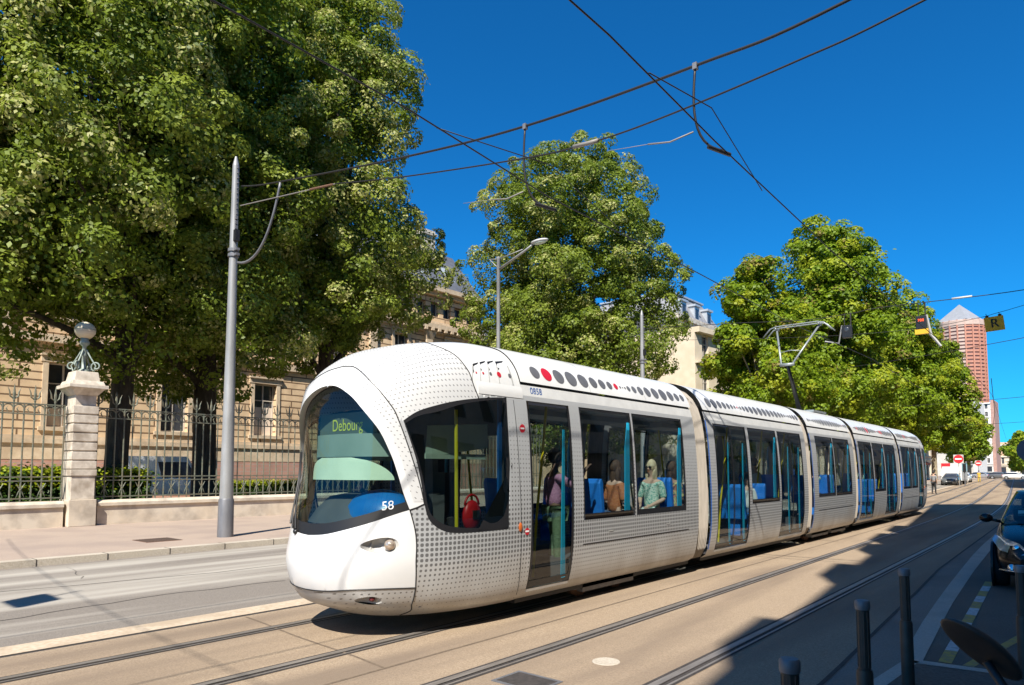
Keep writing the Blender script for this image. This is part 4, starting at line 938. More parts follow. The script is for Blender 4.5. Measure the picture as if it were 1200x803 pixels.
tree('linden_tree','tall linden whose crown ends against open sky above the tram nose',(-29.0,19.8,.13),28.2,6.8,6.4,.42,3,LM,44,1050,230,.132,.76,group=G1,fork=6,bract=.3,bottom_r=.55,pw=1.0)
tree('linden_tree','linden filling the top corner of the photo above the pillar and fence',(-29.5,2.2,.13),26,5.2,6.2,.4,4,LM,30,700,110,.19,.85,group=G1,fork=6,bract=.1)
if 0: tree('linden_tree','linden set further back towards the stone facade, filling gaps between nearer crowns',(-37,13,.13),25,7,6.5,.4,6,LM,26,1300,28,.22,.5,group=G1,fork=7,bract=.1)
tree('linden_tree','broad dense egg-shaped linden standing alone behind the double-headed street lamp',(-30.2,41.8,.13),25.9,3.0,8.6,.45,7,LM,64,1750,200,.155,.80,group=G1,fork=4.5,bract=.18,bottom_r=.97,pw=2.4)
G2='plane trees lining the street beyond the tram'
tree('plane_tree','smaller light green plane tree first in the row beyond the tram',(-18.4,48.8,.125),17.2,4.5,3.9,.22,8,PMt,20,380,110,.21,.72,shape='round',group=G2,bark='bark_plane',bract=.06,fork=5)
tree('plane_tree','low bushy plane tree half hidden between the linden and taller planes',(-20.4,57,.125),12.5,3,5.6,.22,9,PMt,20,400,110,.22,.75,shape='round',group=G2,bark='bark_plane',bract=.08,fork=4)
tree('plane_tree','tallest plane tree with a pointed top, behind the raised pantograph',(-18.2,67,.125),24.6,6,6.2,.32,10,PMt,34,720,125,.235,.95,shape='egg',group=G2,bark='bark_plane',bract=.07,fork=8,bottom_r=.85)
tree('plane_tree','broad plane tree filling the row between the tallest plane and hanging signal',(-19,92,.125),22.5,5.5,7.2,.34,11,PMt,34,700,110,.28,1.1,shape='egg',group=G2,bark='bark_plane',bract=.05,fork=8,bottom_r=.85)
mb=MB(); mb.box(-21.5,-17.5,130,205,-.02,.14); struct(mb.build('pavement','sidewalk'))
tree('plane_tree','large plane tree overhanging the street in front of the pointed tower',(-21.4,138,.14),24,5.5,6.9,.4,12,PMt,34,650,90,.34,1.15,shape='egg',group=G2,bark='bark_plane',bract=.05,fork=9,bottom_r=.85)
tree('plane_tree','far plane tree at the end of the row below the pink tower',(-22.3,188,.14),14.5,4,5.4,.4,13,PMt,20,330,50,.5,1.2,shape='round',group=G2,bark='bark_plane',bract=.05,fork=7)
tree('plane_tree','small round tree across the road end at the right edge of the view',(-15.2,232,.0),12,2.5,4.8,.3,14,PMt,16,260,45,.5,1.1,shape='round',bark='bark_plane',bract=.0,fork=4)
# hedge in the yard
def hedge(label,x0,x1,y0,y1,h,n,seed):
    rng=np.random.default_rng(seed); C=np.stack([rng.uniform(x0,x1,n),rng.uniform(y0,y1,n),rng.uniform(.2,h,n)],1); C[:n//3,2]=h; C[n//3:2*n//3,0]=x1
    O=unit(C-np.array(((x0+x1)/2,0,h/2))*np.array((1,0,1))-np.stack([0*C[:,0],C[:,1],0*C[:,0]],1)+1e-3)
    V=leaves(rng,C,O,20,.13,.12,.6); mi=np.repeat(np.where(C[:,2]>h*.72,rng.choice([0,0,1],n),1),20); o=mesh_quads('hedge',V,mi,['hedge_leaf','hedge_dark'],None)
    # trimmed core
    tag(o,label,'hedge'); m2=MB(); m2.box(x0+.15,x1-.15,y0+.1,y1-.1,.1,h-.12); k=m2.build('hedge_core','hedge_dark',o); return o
hedge('clipped yellow-green hedge behind the fence, left of the gate pillar',-27.3,-26.0,-2,8.6,1.75,2600,21)
hedge('low dark shrub strip at the foot of the pink facade base',-43.9,-43.2,20,34,1.0,900,22)
hedge('clipped yellow-green hedge behind the gate pillar, ending at the dark trunk',-27.9,-26.9,8.9,10.6,1.7,600,23)

# ---------------------------------------------------------------- buildings
def wall_open(mb,A,B,z0,z1,ops,mi=0,dep=.3,mr=0,zsplit=()):
    """wall from A to B (outside on the right going A->B), openings (u0,u1,z0,z1) cut out with reveals"""
    A=Vector((A[0],A[1]));B=Vector((B[0],B[1])); L=(B-A).length; u=(B-A)/L; n=Vector((u.y,-u.x))
    us=sorted({0,L,*[q for o in ops for q in o[:2]]}); zs=sorted({z0,z1,*[q for o in ops for q in o[2:4]],*zsplit})
    def P(a,z,d=0): q=A+u*a-n*d; return (q.x,q.y,z)
    mb.grid([[P(a,z) for a in us] for z in zs],mi,lambda i,j:any(o[0]<(us[j]+us[j+1])/2<o[1] and o[2]<(zs[i]+zs[i+1])/2<o[3] for o in ops))
    for a,b,p,q in ops:
        mb.grid([[P(a,p),P(a,p,dep)],[P(a,q),P(a,q,dep)]],mr); mb.grid([[P(b,p),P(b,p,dep)],[P(b,q),P(b,q,dep)]],mr); mb.grid([[P(a,p),P(a,p,dep)],[P(b,p),P(b,p,dep)]],mr); mb.grid([[P(a,q),P(a,q,dep)],[P(b,q),P(b,q,dep)]],mr)
    return P,n,u
WR=random.Random(9)
def window(P,a,b,p,q,parent,dep=.3,fm='window_frame',bars=True,surround=None,glass='dark_window'):
    mb=MB(); d0,d1=dep-.09,dep-.02
    def bx(a0,a1,z0,z1,e0=d0,e1=d1):
        c=[P(a0,z0,e0),P(a1,z0,e0),P(a1,z0,e1),P(a0,z0,e1),P(a0,z1,e0),P(a1,z1,e0),P(a1,z1,e1),P(a0,z1,e1)]
        mb.add(c,[(0,3,2,1),(4,5,6,7),(0,1,5,4),(1,2,6,5),(2,3,7,6),(3,0,4,7)])
    f=.09*(b-a)/1.6; bx(a,a+f,p,q); bx(b-f,b,p,q); bx(a+f,b-f,p,p+f); bx(a+f,b-f,q-f,q)
    if bars:
        m_=(a+b)/2; bx(m_-f/2,m_+f/2,p+f,q-f); 
        z_=p+(q-p)*.68; bx(a+f,m_-f/2,z_-f/3,z_+f/3); bx(m_+f/2,b-f,z_-f/3,z_+f/3)
    w_=mb.build('window',fm,parent)
    g_=MB(); g_.quad(P(a,p,dep-.03),P(b,p,dep-.03),P(b,q,dep-.03),P(a,q,dep-.03)); g_.build('pane',glass,w_)
    if surround and WR.random()<.6:
        z_=p+(q-p)*WR.choice((.3,.42,.55)); k=MB(); k.quad(P(a+f,p+f,dep-.037),P(b-f,p+f,dep-.037),P(b-f,z_,dep-.037),P(a+f,z_,dep-.037)); k.build('window_blind','awning_cream',w_)
    if surround:
        s_=MB(); mb=s_
        bx(a-.28,a-.001,p,q,-.07,.05); bx(b+.001,b+.28,p,q,-.07,.05); bx(a-.38,b+.38,q+.001,q+.34,-.10,.05); bx(a-.42,b+.42,q+.341,q+.47,-.22,.05); bx(a-.40,b+.40,p-.22,p-.001,-.16,.05)
        s_.build('window_surround',surround,parent)
def band(mb,A,B,z0,z1,out,mi=0):
    A=Vector((A[0],A[1]));B=Vector((B[0],B[1])); u=(B-A).normalized(); n=Vector((u.y,-u.x))
    q=[A-u*0,B+u*0,B+n*out,A+n*out]
    mb.add([(v.x,v.y,z) for z in (z0,z1) for v in q],[(0,3,2,1),(4,5,6,7),(0,1,5,4),(1,2,6,5),(2,3,7,6),(3,0,4,7)],mi)
# long stone building with courses, half hidden by the lindens
pf=thing('stone_building','long cream stone building with banded courses, carved cornice and slate roof behind the lindens','building',(0,0,0))
A,B=(-45,-16),(-45,48); mb=MB()
cs=[6.8+16,13.0+16,19.2+16,25.5+16,31.8+16,38+16,44.2+16,.6+16,-5.6+16]
ops=[(c-.85,c+.85,4.3,8.0) for c in cs]+[(c-.75,c+.75,10.6,13.6) for c in cs]+[(c-.35,c+.35,1.0,2.2) for c in cs]+[(c+d_-.5,c+d_+.5,15.75,17.0) for c in cs for d_ in (-2.3,-.75,.75,2.3)]
P,n,u=wall_open(mb,A,B,.1,17.6,ops,0,.45)
wl=mb.build('wall','stone_course',pf)
for a,b,p,q in ops: 
    if p<2: window(P,a,b,p,q,pf,.45,'shutter_dark',False,None)
    elif p<5 or 10<p<14: window(P,a,b,p,q,pf,.45,'window_frame',True,'stone')
    else: window(P,a,b,p,q,pf,.45,'window_frame',False,None,'glass_far' if False else 'dark_window')
mb=MB()
band(mb,A,B,3.35,3.62,.22); band(mb,A,B,3.62,3.80,.10); band(mb,A,B,2.45,3.35,.12); band(mb,A,B,9.1,9.55,.28); band(mb,A,B,14.2,14.55,.25); band(mb,A,B,14.55,14.95,.55); band(mb,A,B,14.95,15.25,.18); band(mb,A,B,17.62,17.95,.35); band(mb,A,B,17.95,18.35,.75)
for c in cs:                                        # pilasters with capitals between the bays
    for d_ in (-3.1,): 
        y=-16+c+d_; mb.box(-45,-44.72,y-.35,y+.35,9.55,13.5); mb.frustum(-44.86,y,13.5,14.2,.14,.36,.36,.62)
for k in range(80): 
    y=-15.6+k*.8; mb.box(-44.98,-44.4,y-.16,y+.16,14.30,14.54)
mb.build('cornice','stone',pf)
mb=MB(); band(mb,A,B,.1,2.44,.10); mb.build('plinth','pink_brick',pf)
mb=MB(); mb.prism([(-45.0,18.36),(-44.55,18.36),(-48.6,23.2),(-53,24.2),(-58,18.36)],'y',-16,47.6); rf=mb.build('roof','slate',pf)
mb=MB(); mb.prism([(-58,.1),(-45.5,.1),(-45.5,18.3),(-58,18.3)],'y',-15.9,47.9); mb.build('core','stone',pf)
for y in (30.3,36.6,41.2,44.6,24,17.5):
    mb=MB(); x=-46.1;z=20.2; mb.add([(-45.6,y-.45,19.66),(-45.6,y+.45,19.66),(-46.9,y+.45,21.24),(-46.9,y-.45,21.24)],[(0,1,2,3)]); mb.build('skylight','zinc',rf)
for y in (42.9,18.5,-2):
    mb=MB(); mb.box(-48.6,-46.9,y-.75,y+.75,20.2,24.0); mb.box(-48.75,-46.75,y-.9,y+.9,24.0,24.25); mb.box(-48.6,-46.9,y-.75,y+.75,24.25,24.5); mb.build('chimney','stone_pale',rf)
# set-back wing and mansard pavilion further on
wg=thing('stone_wing','lower set-back stone wing with slate roof between the chimney block and pavilion','building',(0,0,0))
A,B=(-52,48.1),(-52,88.8); mb=MB(); ops=[(c-.9,c+.9,z,z+3.2) for c in np.arange(3,39,5.2) for z in (3.6,9.2)]; P,n,u=wall_open(mb,A,B,.1,15,ops,0,.4); mb.build('wall','stone',wg)
for o in ops: window(P,*o,wg,.4)
mb=MB(); band(mb,A,B,14.4,15.2,.6); mb.build('cornice','stone',wg); mb=MB(); mb.prism([(-51.4,15.21),(-53.5,18.8),(-62,18.8),(-64,15.21)],'y',48.1,88.8); mb.build('roof','slate',wg)
pv=thing('mansard_pavilion','square stone pavilion under a pale mansard roof with dormer, seen between two trees','building',(0,0,0))
mb=MB(); x0,x1,y0,y1=-61,-45,89,104
ops=[(c-.9,c+.9,z,z+3.4) for c in (3,8,13) for z in (4,10.5,17)]
P1_,n,u=wall_open(mb,(x0,y0),(x1,y0),.1,23.4,[o for o in ops if o[2]<17],0,.4); P2_,n,u=wall_open(mb,(x1,y0),(x1,y1),.1,23.4,[(c-.9,c+.9,z,z+3.6) for c in (3,7.5,12) for z in (4,10.5,18.2)],0,.4)
wall_open(mb,(x1,y1),(x0,y1),.1,23.4,[]); wall_open(mb,(x0,y1),(x0,y0),.1,23.4,[]); mb.build('wall','stone_pale',pv)
for o in ops: 
    if o[2]<17: window(P1_,*o,pv,.4)
for c in (3,7.5,12):
    for z in (4,10.5,18.2): window(P2_,c-.9,c+.9,z,z+3.6,pv,.4)
mb=MB(); mb.box(x0-.3,x1+.3,y0-.3,y1+.3,22.4,22.7); mb.box(x0-.9,x1+.9,y0-.9,y1+.9,23.41,23.9); mb.box(x0-.5,x1+.5,y0-.5,y1+.5,23.9,24.3); mb.build('cornice','stone_pale',pv)
mb=MB(); mb.frustum((x0+x1)/2,(y0+y1)/2,24.31,28.2,8,7.5,5.9,5.4); rf=mb.build('roof','slate_pale',pv)
mb=MB(); mb.box(x0+1.8,x1-1.8,y0+1.8,y1-1.8,28.21,28.45); mb.frustum((x0+x1)/2,(y0+y1)/2,28.45,29.2,6.2,5.7,1.5,1.2); mb.build('roof_cap','zinc',rf)
for y in (92.2,96.5,100.8):
    mb=MB(); mb.box(-47.2,-45.3,y-.8,y+.8,24.3,26.7); mb.box(-47.5,-45.05,y-1.0,y+1.0,26.7,27.0); dm=mb.build('dormer','zinc',rf); mb=MB(); mb.box(-45.29,-45.26,y-.5,y+.5,24.7,26.3); mb.build('dormer_window','dark_window',rf)
mb=MB(); mb.tube([(-45.9,90,24.3),(-45.9,90,26.0)],[.25,.04],8); mb.build('finial','stone_pale',rf)
# street row beyond the planes
def rowhouse(label,A,B,D,H,wall,roofm,storeys,bay,shop=None,seed=0,grp=None,roofh=2.5,side=True):
    t=thing('apartment_building',label,'building',(0,0,0),group=grp); L=math.dist(A,B); mb=MB(); n_=max(1,int(L/bay)); ops=[]
    fh=(H-4.2)/(storeys-1)
    for i in range(n_):
        c=(i+.5)*L/n_; ops.append((c-bay*.36,c+bay*.36,.35,3.3))
        for k in range(storeys-1): ops.append((c-bay*.16,c+bay*.16,4.2+k*fh+.6,4.2+k*fh+fh*.82))
    P,n,u=wall_open(mb,A,B,0,H,ops,0,.3)
    a=Vector(A);b=Vector(B); q=[a,b,b-n*D,a-n*D]
    for i,j in ((1,2),(2,3),(3,0)): mb.quad((q[i].x,q[i].y,0),(q[j].x,q[j].y,0),(q[j].x,q[j].y,H),(q[i].x,q[i].y,H))
    mb.build('wall',wall,t)
    for o in ops: window(P,*o,t,.3,bars=o[2]>1)
    mb=MB(); band(mb,A,B,H-.5,H,.5); band(mb,A,B,3.7,4.0,.25)
    for k in range(storeys-1): band(mb,A,B,4.2+k*fh+.25,4.2+k*fh+.4,.35 if k in (0,2) else .12)
    mb.build('cornice',wall,t)
    mb=MB(); r=[a+n*.4,b+n*.4,b-n*(D+.4),a-n*(D+.4)]; m0=a-n*D/2;m1=b-n*D/2
    mb.add([(v.x,v.y,H+.01) for v in r]+[(m0.x,m0.y,H+roofh),(m1.x,m1.y,H+roofh)],[(0,1,5,4),(2,3,4,5),(0,4,3),(1,2,5)]); mb.build('roof',roofm,t)
    return t,P,n,u
t1,P,n,u=rowhouse('cream apartment block with shop awnings on the street corner beyond the planes',(-22.6,93),(-25.2,162),12,19,'plaster_a','slate',5,3.5)
def awning(y0,y1,x,z,mat,label):
    mb=MB(); mb.add([(x,y0,z),(x,y1,z),(x+1.7,y1,z-.75),(x+1.7,y0,z-.75),(x,y0,z-.06),(x,y1,z-.06),(x+1.7,y1,z-1.05),(x+1.7,y0,z-1.05)],[(0,1,2,3),(7,6,5,4),(3,2,6,7),(0,3,7,4),(1,5,6,2),(0,4,5,1)]); tag(mb.build('shop_awning',mat),label,'awning')
awning(103,110,-22.75,3.75,'awning_red','red-brown shop awning on the cream corner block'); awning(113,119,-22.9,3.75,'awning_red','second red-brown shop awning on the cream block, past the first one'); awning(121,128,-23.6,3.7,'awning_cream','cream shop awning halfway along the cream block')
awning(133,141,-24.1,3.8,'awning_red','third red-brown shop awning, near the far end of the cream block')
rowhouse('pale apartment house glimpsed behind the trunks of the plane trees',(-27.5,58),(-25.5,80),12,15,'plaster_a','slate',4,3.6)
rowhouse('grey-beige apartment block with balcony lines, just past the awnings',(-35,250),(-33,288),25,26,'plaster_b','slate',7,3.8)
t=thing('concrete_block','plain grey concrete gable wall with white edge facing down the street','building',(0,0,0)); mb=MB(); mb.box(-56,-33.3,292,322,0,27); mb.build('wall','concrete_far',t); mb=MB(); mb.box(-33.29,-32.2,291.9,322,0,27.3); mb.build('white_edge','plaster_c',t); mb=MB(); 
for z in (6,11,16,21): mb.box(-56,-33.3,291.7,291.99,z,z+.5)
mb.build('ledge','concrete_far',t); mb=MB()
for z in (7.5,12.5,17.5): mb.box(-40.6,-38.8,291.93,291.98,z,z+2.2)
mb.build('window','dark_window',t)
t2,P,n,u=rowhouse('tall white apartment block with a pink corner stripe below the tower',(-38.5,345),(-32.4,345),20,30,'plaster_c','slate',9,3.0,roofh=.6)
mb=MB(); mb.box(-32.38,-31.2,344.9,362,0,31); mb.build('corner_stripe','pink_brick',t2)
rowhouse('low cream building with orange tile roof closing the end of the street',(-43,400),(-24.5,400),14,8.5,'plaster_a','tile_roof',2,3.2,roofh=3.5)
rowhouse('long pale building above the tile roof at the end of the street',(-52,452),(-27,452),14,15.5,'plaster_c','tile_roof',4,4,roofh=1.5)
# round tower with pyramid
tw=thing('round_tower','far round terracotta skyscraper capped by a grey pyramid','tower',(-54.4,450,0))
NB=20; mb=MB(); rr=11.6; prof=[]; H=84
lv=[0]; 
while lv[-1]<H-3.4: lv+= [lv[-1]+1.15,lv[-1]+2.0]
for i in range(NB):
    a0=2*PI*i/NB;a1=2*PI*(i+1)/NB; rib=.06*(a1-a0)
    for k in range(len(lv)-1):
        win=k%2==1; r_=rr-(.35 if win else 0)
        p=[(r_*math.cos(a),r_*math.sin(a)) for a in (a0,a1)]
        pale=math.cos((a0+a1)/2-R(235))>.62
        mb.quad((*p[0],lv[k]),(*p[1],lv[k]),(*p[1],lv[k+1]),(*p[0],lv[k+1]),2 if win else (1 if pale else 0))
        if not win: 
            q=[((rr-.35)*math.cos(a),(rr-.35)*math.sin(a)) for a in (a0,a1)]
            mb.quad((*p[0],lv[k]),(*p[1],lv[k]),(*q[1],lv[k]),(*q[0],lv[k]),0); mb.quad((*p[0],lv[k+1]),(*p[1],lv[k+1]),(*q[1],lv[k+1]),(*q[0],lv[k+1]),0)
mb.build('shaft',['tower_stone','tower_pale','tower_window'],tw,fixn=False)
mb=MB()
for i in range(NB):
    a=2*PI*i/NB; c,s_=math.cos(a),math.sin(a); mb.add([((rr+.25)*c-.35*s_*k,(rr+.25)*s_+.35*c*k,z) for z in (0,H) for k in (-1,1)]+[((rr-.4)*c-.35*s_*k,(rr-.4)*s_+.35*c*k,z) for z in (0,H) for k in (-1,1)],[(0,1,3,2),(0,2,6,4),(1,5,7,3)])
mb.build('ribs','tower_stone',tw)
mb=MB(); mb.lathe([(rr+.3,H-3),(rr+.3,H-.4),(rr-.5,H)],n=NB); mb.build('crown_ring','tower_pale',tw)
mb=MB(); s_=rr*.78; 
an=R(20); q=[(s_*1.35*math.cos(an+k*PI/2),s_*1.35*math.sin(an+k*PI/2),H) for k in range(4)]
mb.add(q+[(0,0,H+10.5)],[(0,1,4),(1,2,4),(2,3,4),(3,0,4),(3,2,1,0)]); mb.build('pyramid_roof','tower_grey',tw)
# buildings on the camera's side of the street: they throw the long shadow
def near_block(label,a,ya,yb_,H,seed,teeth=None,sl_=.09):
    X=lambda y:a-sl_*y
    t=thing('apartment_building',label,'building',(0,0,0)); mb=MB(); ops=[]; L=math.hypot(sl_*(yb_-ya),yb_-ya); n_=int(L/2.9)
    for i in range(n_):
        c=(i+.5)*L/n_
        for k in range(6): ops.append((c-.6,c+.6,4.4+k*3.2,6.6+k*3.2))
        ops.append((c-1.0,c+1.0,.4,3.2))
    ops=[o for o in ops if o[3]<H-2.2]
    P,n,u=wall_open(mb,(X(yb_),yb_),(X(ya),ya),0,H-2.0,ops,0,.3)
    a0,b0=Vector((X(yb_),yb_)),Vector((X(ya),ya)); D=13
    for i,j in ((b0,b0-n*D),(b0-n*D,a0-n*D),(a0-n*D,a0)): mb.quad((i.x,i.y,0),(j.x,j.y,0),(j.x,j.y,H-2),(i.x,i.y,H-2))
    mb.build('wall','plaster_b',t)
    rs=random.Random(seed)
    g_=MB()
    for o in ops: 
        d_=.27; g_.quad(P(o[0],o[2],d_),P(o[1],o[2],d_),P(o[1],o[3],d_),P(o[0],o[3],d_)); 
    g_.build('window_glass','dark_window',t)
    mb=MB(); band(mb,(X(yb_),yb_),(X(ya),ya),H-2.5,H-2.0,.45); mb.build('cornice','plaster_b',t)
    mb=MB(); q=[a0+n*.3,b0+n*.3,b0-n*2.2,a0-n*2.2,b0-n*D,a0-n*D]
    mb.add([(q[0].x,q[0].y,H-1.99),(q[1].x,q[1].y,H-1.99),(q[2].x,q[2].y,H-.2),(q[3].x,q[3].y,H-.2),(q[4].x,q[4].y,H-1.99),(q[5].x,q[5].y,H-1.99)],[(0,1,2,3),(3,2,4,5),(1,4,2),(0,3,5)]); rf=mb.build('roof','slate',t)
    c=1.2; teeth_=list(teeth or ())
    while c<L-1.5:
        w_=rs.choice((.9,1.3,1.7,1.1)); h_=rs.choice((.9,1.5,2.1,1.3))
        if teeth:
            if not teeth_: break
            q=teeth_.pop(); w_=rs.choice((1.8,2.3,1.6)); h_=rs.choice((1.9,2.6,2.2)); c=(yb_-q)*1.004-w_/2
        p=a0+u*c; mb=MB()
        e=[p+n*.0,p+u*w_+n*.0,p+u*w_-n*1.4,p-n*1.4]; mb.add([(v.x,v.y,z) for z in (H-2.0,H-.6+h_*.55) for v in e],[(0,3,2,1),(4,5,6,7),(0,1,5,4),(1,2,6,5),(2,3,7,6),(3,0,4,7)])
        mb.build('dormer','plaster_b',rf); c+=w_+rs.choice((1.0,1.5,2.2,.8))
near_block('beige apartment block on the near pavement, out of view, shading the tracks',3.7,-48,29.6,18.7,3,(-7.6,-1.9,2.6,5.4,9.0),.11)
near_block('beige corner block on the near side beyond the side street, out of view',9.0,34.5,66,19,5)
near_block('third beige block on the near side, shading the far bend of the tracks',8.0,72,150,22,7)
# ---------------------------------------------------------------- poles, lamps, overhead line
def catenary(label,base,h,r0=.17,r1=.085,detail=True,grp='catenary poles along the far pavement'):
    t=thing('catenary_pole',label,'pole',base,group=grp)
    mb=MB(); mb.lathe([(r0,.98),(r1+ (r0-r1)*.45,h*.5),(r1,h-.25)],n=18); mb.build('pole_shaft','galv',t,True,angle=40)
    mb=MB(); mb.lathe([(r0+.03,0),(r0+.028,.1),(r0+.02,.95),(r0+.004,.99)],n=18); mb.build('base_sleeve','galv_dark',t,True,angle=40)
    mb=MB(); mb.lathe([(r1,h-.25),(r1*.9,h-.2),(r1*.35,h)],n=14); mb.build('pole_tip','galv',t,True,angle=30)
    if detail:
        mb=MB()
        for z in (h-2.72,h-2.58): mb.lathe([(r1+.055,z-.04),(r1+.055,z+.04)],n=16); mb.box(.08,.24,-.05,.05,z-.03,z+.03)
        mb.build('collar','galv_dark',t)
        mb=MB()
        for k in range(11): mb.box(.06,.17,-.012,.012,h-.35-k*.14,h-.33-k*.14)
        for k in range(5): mb.box(.05,.125,-.03,.03,h-1.75-k*.13,h-1.66-k*.13)
        mb.build('step_fitting','galv_dark',t)
        mb=MB(); mb.box(.08,.2,-.06,.06,h-2.35,h-2.05); mb.build('junction_box','panto_black',t)
    return t
catenary('tall grey catenary pole with dark base sleeve on the pavement, left of the tram nose',(-17.25,8.75,.125),10.15)
catenary('grey catenary pole rising behind the tram roof in front of the egg-shaped linden',(-17.5,30.8,.125),9.95)
catenary('distant grey catenary pole behind the tram near the pantograph, against plane leaves',(-17.9,51.5,.125),9.0,detail=False)
def lamp(label,base,h,ln,grp='street lamps on the far pavement'):
    t=thing('street_lamp',label,'street lamp',base,group=grp)
    mb=MB(); mb.lathe([(.12,0),(.12,.8),(.08,.85),(.075,h-.05),(.09,h-.03),(.09,h+.05),(.02,h+.08)],n=14); mb.build('lamp_post','galv',t,True,angle=40)
    mb=MB(); mb.tube([(0,0,h-.45),(.75*ln,0,h+.02),(ln,0,h+.20)],[.05,.045,.035],8); mb.tube([(0,0,h-.02),(.7*ln,0,h+.10)],.018,6); mb.tube([(0,0,h-.02),(-.45*ln*.6,-.0,h+.06)],.018,6); mb.tube([(0,0,h-.4),(-.45*ln*.6,0,h+.06)],.02,6); mb.build('lamp_arm','galv',t,True)
    mb=MB(); mb.ball((ln+.28,0,h+.24),.40,.17,.075,16); hd=mb.build('lamp_head','lamp_pale',t,True)
    mb=MB(); mb.ball((ln+.30,0,h+.185),.30,.13,.06,14); mb.build('lamp_glass','blind',hd,True)
lamp('tall grey one-armed street lamp before the egg-shaped linden, behind the tram cab',(-17.35,19.5,.125),9.95,1.75)
lamp('small distant street lamp among the plane trees behind the rear tram cars',(-17.9,67,.125),8.6,1.75)
# span wires across the street
def wire(name,label,cat,pts,r,mat='wire',n=6,grp=None):
    mb=MB(); mb.tube(pts,r,n); return tag(mb.build(name,mat,None,True),label,cat,grp)
def curve_through(L,n=8):
    p=[Vector(q) for q in L];o=[]
    for i in range(len(p)-1):
        a=p[max(i-1,0)];b=p[i];c=p[i+1];d_=p[min(i+2,len(p)-1)]
        for k in range(n):
            t=k/n; o.append(.5*((2*b)+(c-a)*t+(2*a-5*b+4*c-d_)*t*t+(3*b-a-3*c+d_)*t**3))
    o.append(p[-1]); return o
wire('span_wire','thick upper span cable slung from the near catenary pole over both tracks','cable',curve_through([(-17.1,8.85,9.45),(-15.68,8.9,9.15),(-10.6,8.9,8.27),(-7.3,8.9,7.83),(-4.13,8.9,7.66),(-2.05,8.9,7.7),(3.3,8.9,8.45)]),.021)
wire('span_wire','thinner lower span cable hung just beneath the thick one over both tracks','cable',curve_through([(-12.9,8.9,8.36),(-10.34,8.9,7.81),(-7.27,8.9,7.25),(-5.98,8.9,7.10),(-4.75,8.9,7.07),(-2.77,8.9,7.16),(-1.26,8.9,7.32),(3.3,8.9,8.1)]),.0135)
wire('splice_sleeve','pale grey sleeve on the lower span cable between the two hangers','sleeve',[(-6.28,8.9,7.132),(-5.98,8.9,7.10),(-5.80,8.9,7.088)],.034,'wire_grey')
wire('feeder_cable','grey cable drooping in a loop from the near pole up to the span','cable',bez([(-17.1,8.8,7.35),(-16.0,8.85,7.0),(-15.5,8.9,8.2),(-15.25,8.9,9.05)],16),.034,'galv_dark')
ins=thing('span_insulator','slim grey insulator rod tying the lower span cable to the near pole','insulator',(-17.08,8.82,8.9)); mb=MB(); mb.tube([(0,0,0),(4.18,.08,-.54)],.013,6); mb.build('rod','wire_grey',ins); mb=MB(); mb.tube([(3.2,.06,-.41),(4.1,.08,-.53)],.026,8); mb.build('insulator','rust',ins)
def contact(label,L): return wire('contact_wire',label,'overhead wire',L,.011,grp='contact wires over the tracks')
contact('contact wire running over the roof of the tram',[(-6.64,-30,6.55),(-6.6,3.3,6.6),(-6.55,5.6,6.5),(-6.78,8.9,6.42),(-6.7,14.3,6.33),(-6.75,21,6.235),(-6.8,30.8,6.4),(-7.5,50,6.4),(-9.4,75,6.4),(-13,125,6.4)])
contact('contact wire over the empty near track',[(-3.75,-30,6.45),(-3.76,6,6.5),(-3.86,8.9,6.45),(-3.95,15,6.35),(-3.95,30.8,6.35),(-4.6,50,6.4),(-6.4,75,6.4),(-10,125,6.4)])
def stitch(label,x,ya,yb_,zc,zt): wire('bridle_wire',label,'cable',[(x+.1,ya,zc),(x-.02,8.9,zt),(x-.1,yb_,zc-.06)],.008,grp='bridle wires at the span hangers')
stitch('short bridle wire sloping along the near contact wire under its hanger',-3.88,6.9,11.0,6.5,6.95)
stitch('short bridle wire sloping along the tram contact wire beside its hanger',-6.75,6.2,11.6,6.52,6.98)
def hanger(label,x,zt,zc,side):
    t=thing('wire_hanger',label,'wire hanger',(x,8.9,zt),group='hangers under the span cable')
    d_=zc-zt
    mb=MB(); mb.tube(bez([(0,0,.0),(-.06,0,d_*.45),(-.1,0,d_*.95),(.22,.35,d_+.02)],12),.018,6); mb.build('hanger_rod','wire',t,True)
    mb=MB(); mb.box(-.032,.032,-.035,.035,-.06,.035); mb.build('clamp','galv_dark',t)
    mb=MB(); mb.tube([(.1,.15,d_+.04),(.28,.5,d_-.01)],.03,6); mb.build('wire_clamp','wire',t)
    mb=MB(); mb.tube([(-.05,0,d_+.25),(-.42,0,d_+.22),(-.78,0,d_+.30)],.012,6); mb.tube([(-.78,0,d_+.30),(-1.5,0,d_+.42)],.005,5); mb.build('steady_arm','wire_grey',t,True)
hanger('curved hanger and pale steady arm holding the near track wire',-4.13,7.66,6.44,1)
hanger('curved hanger and pale steady arm holding the tram track wire',-7.3,7.83,6.42,1)
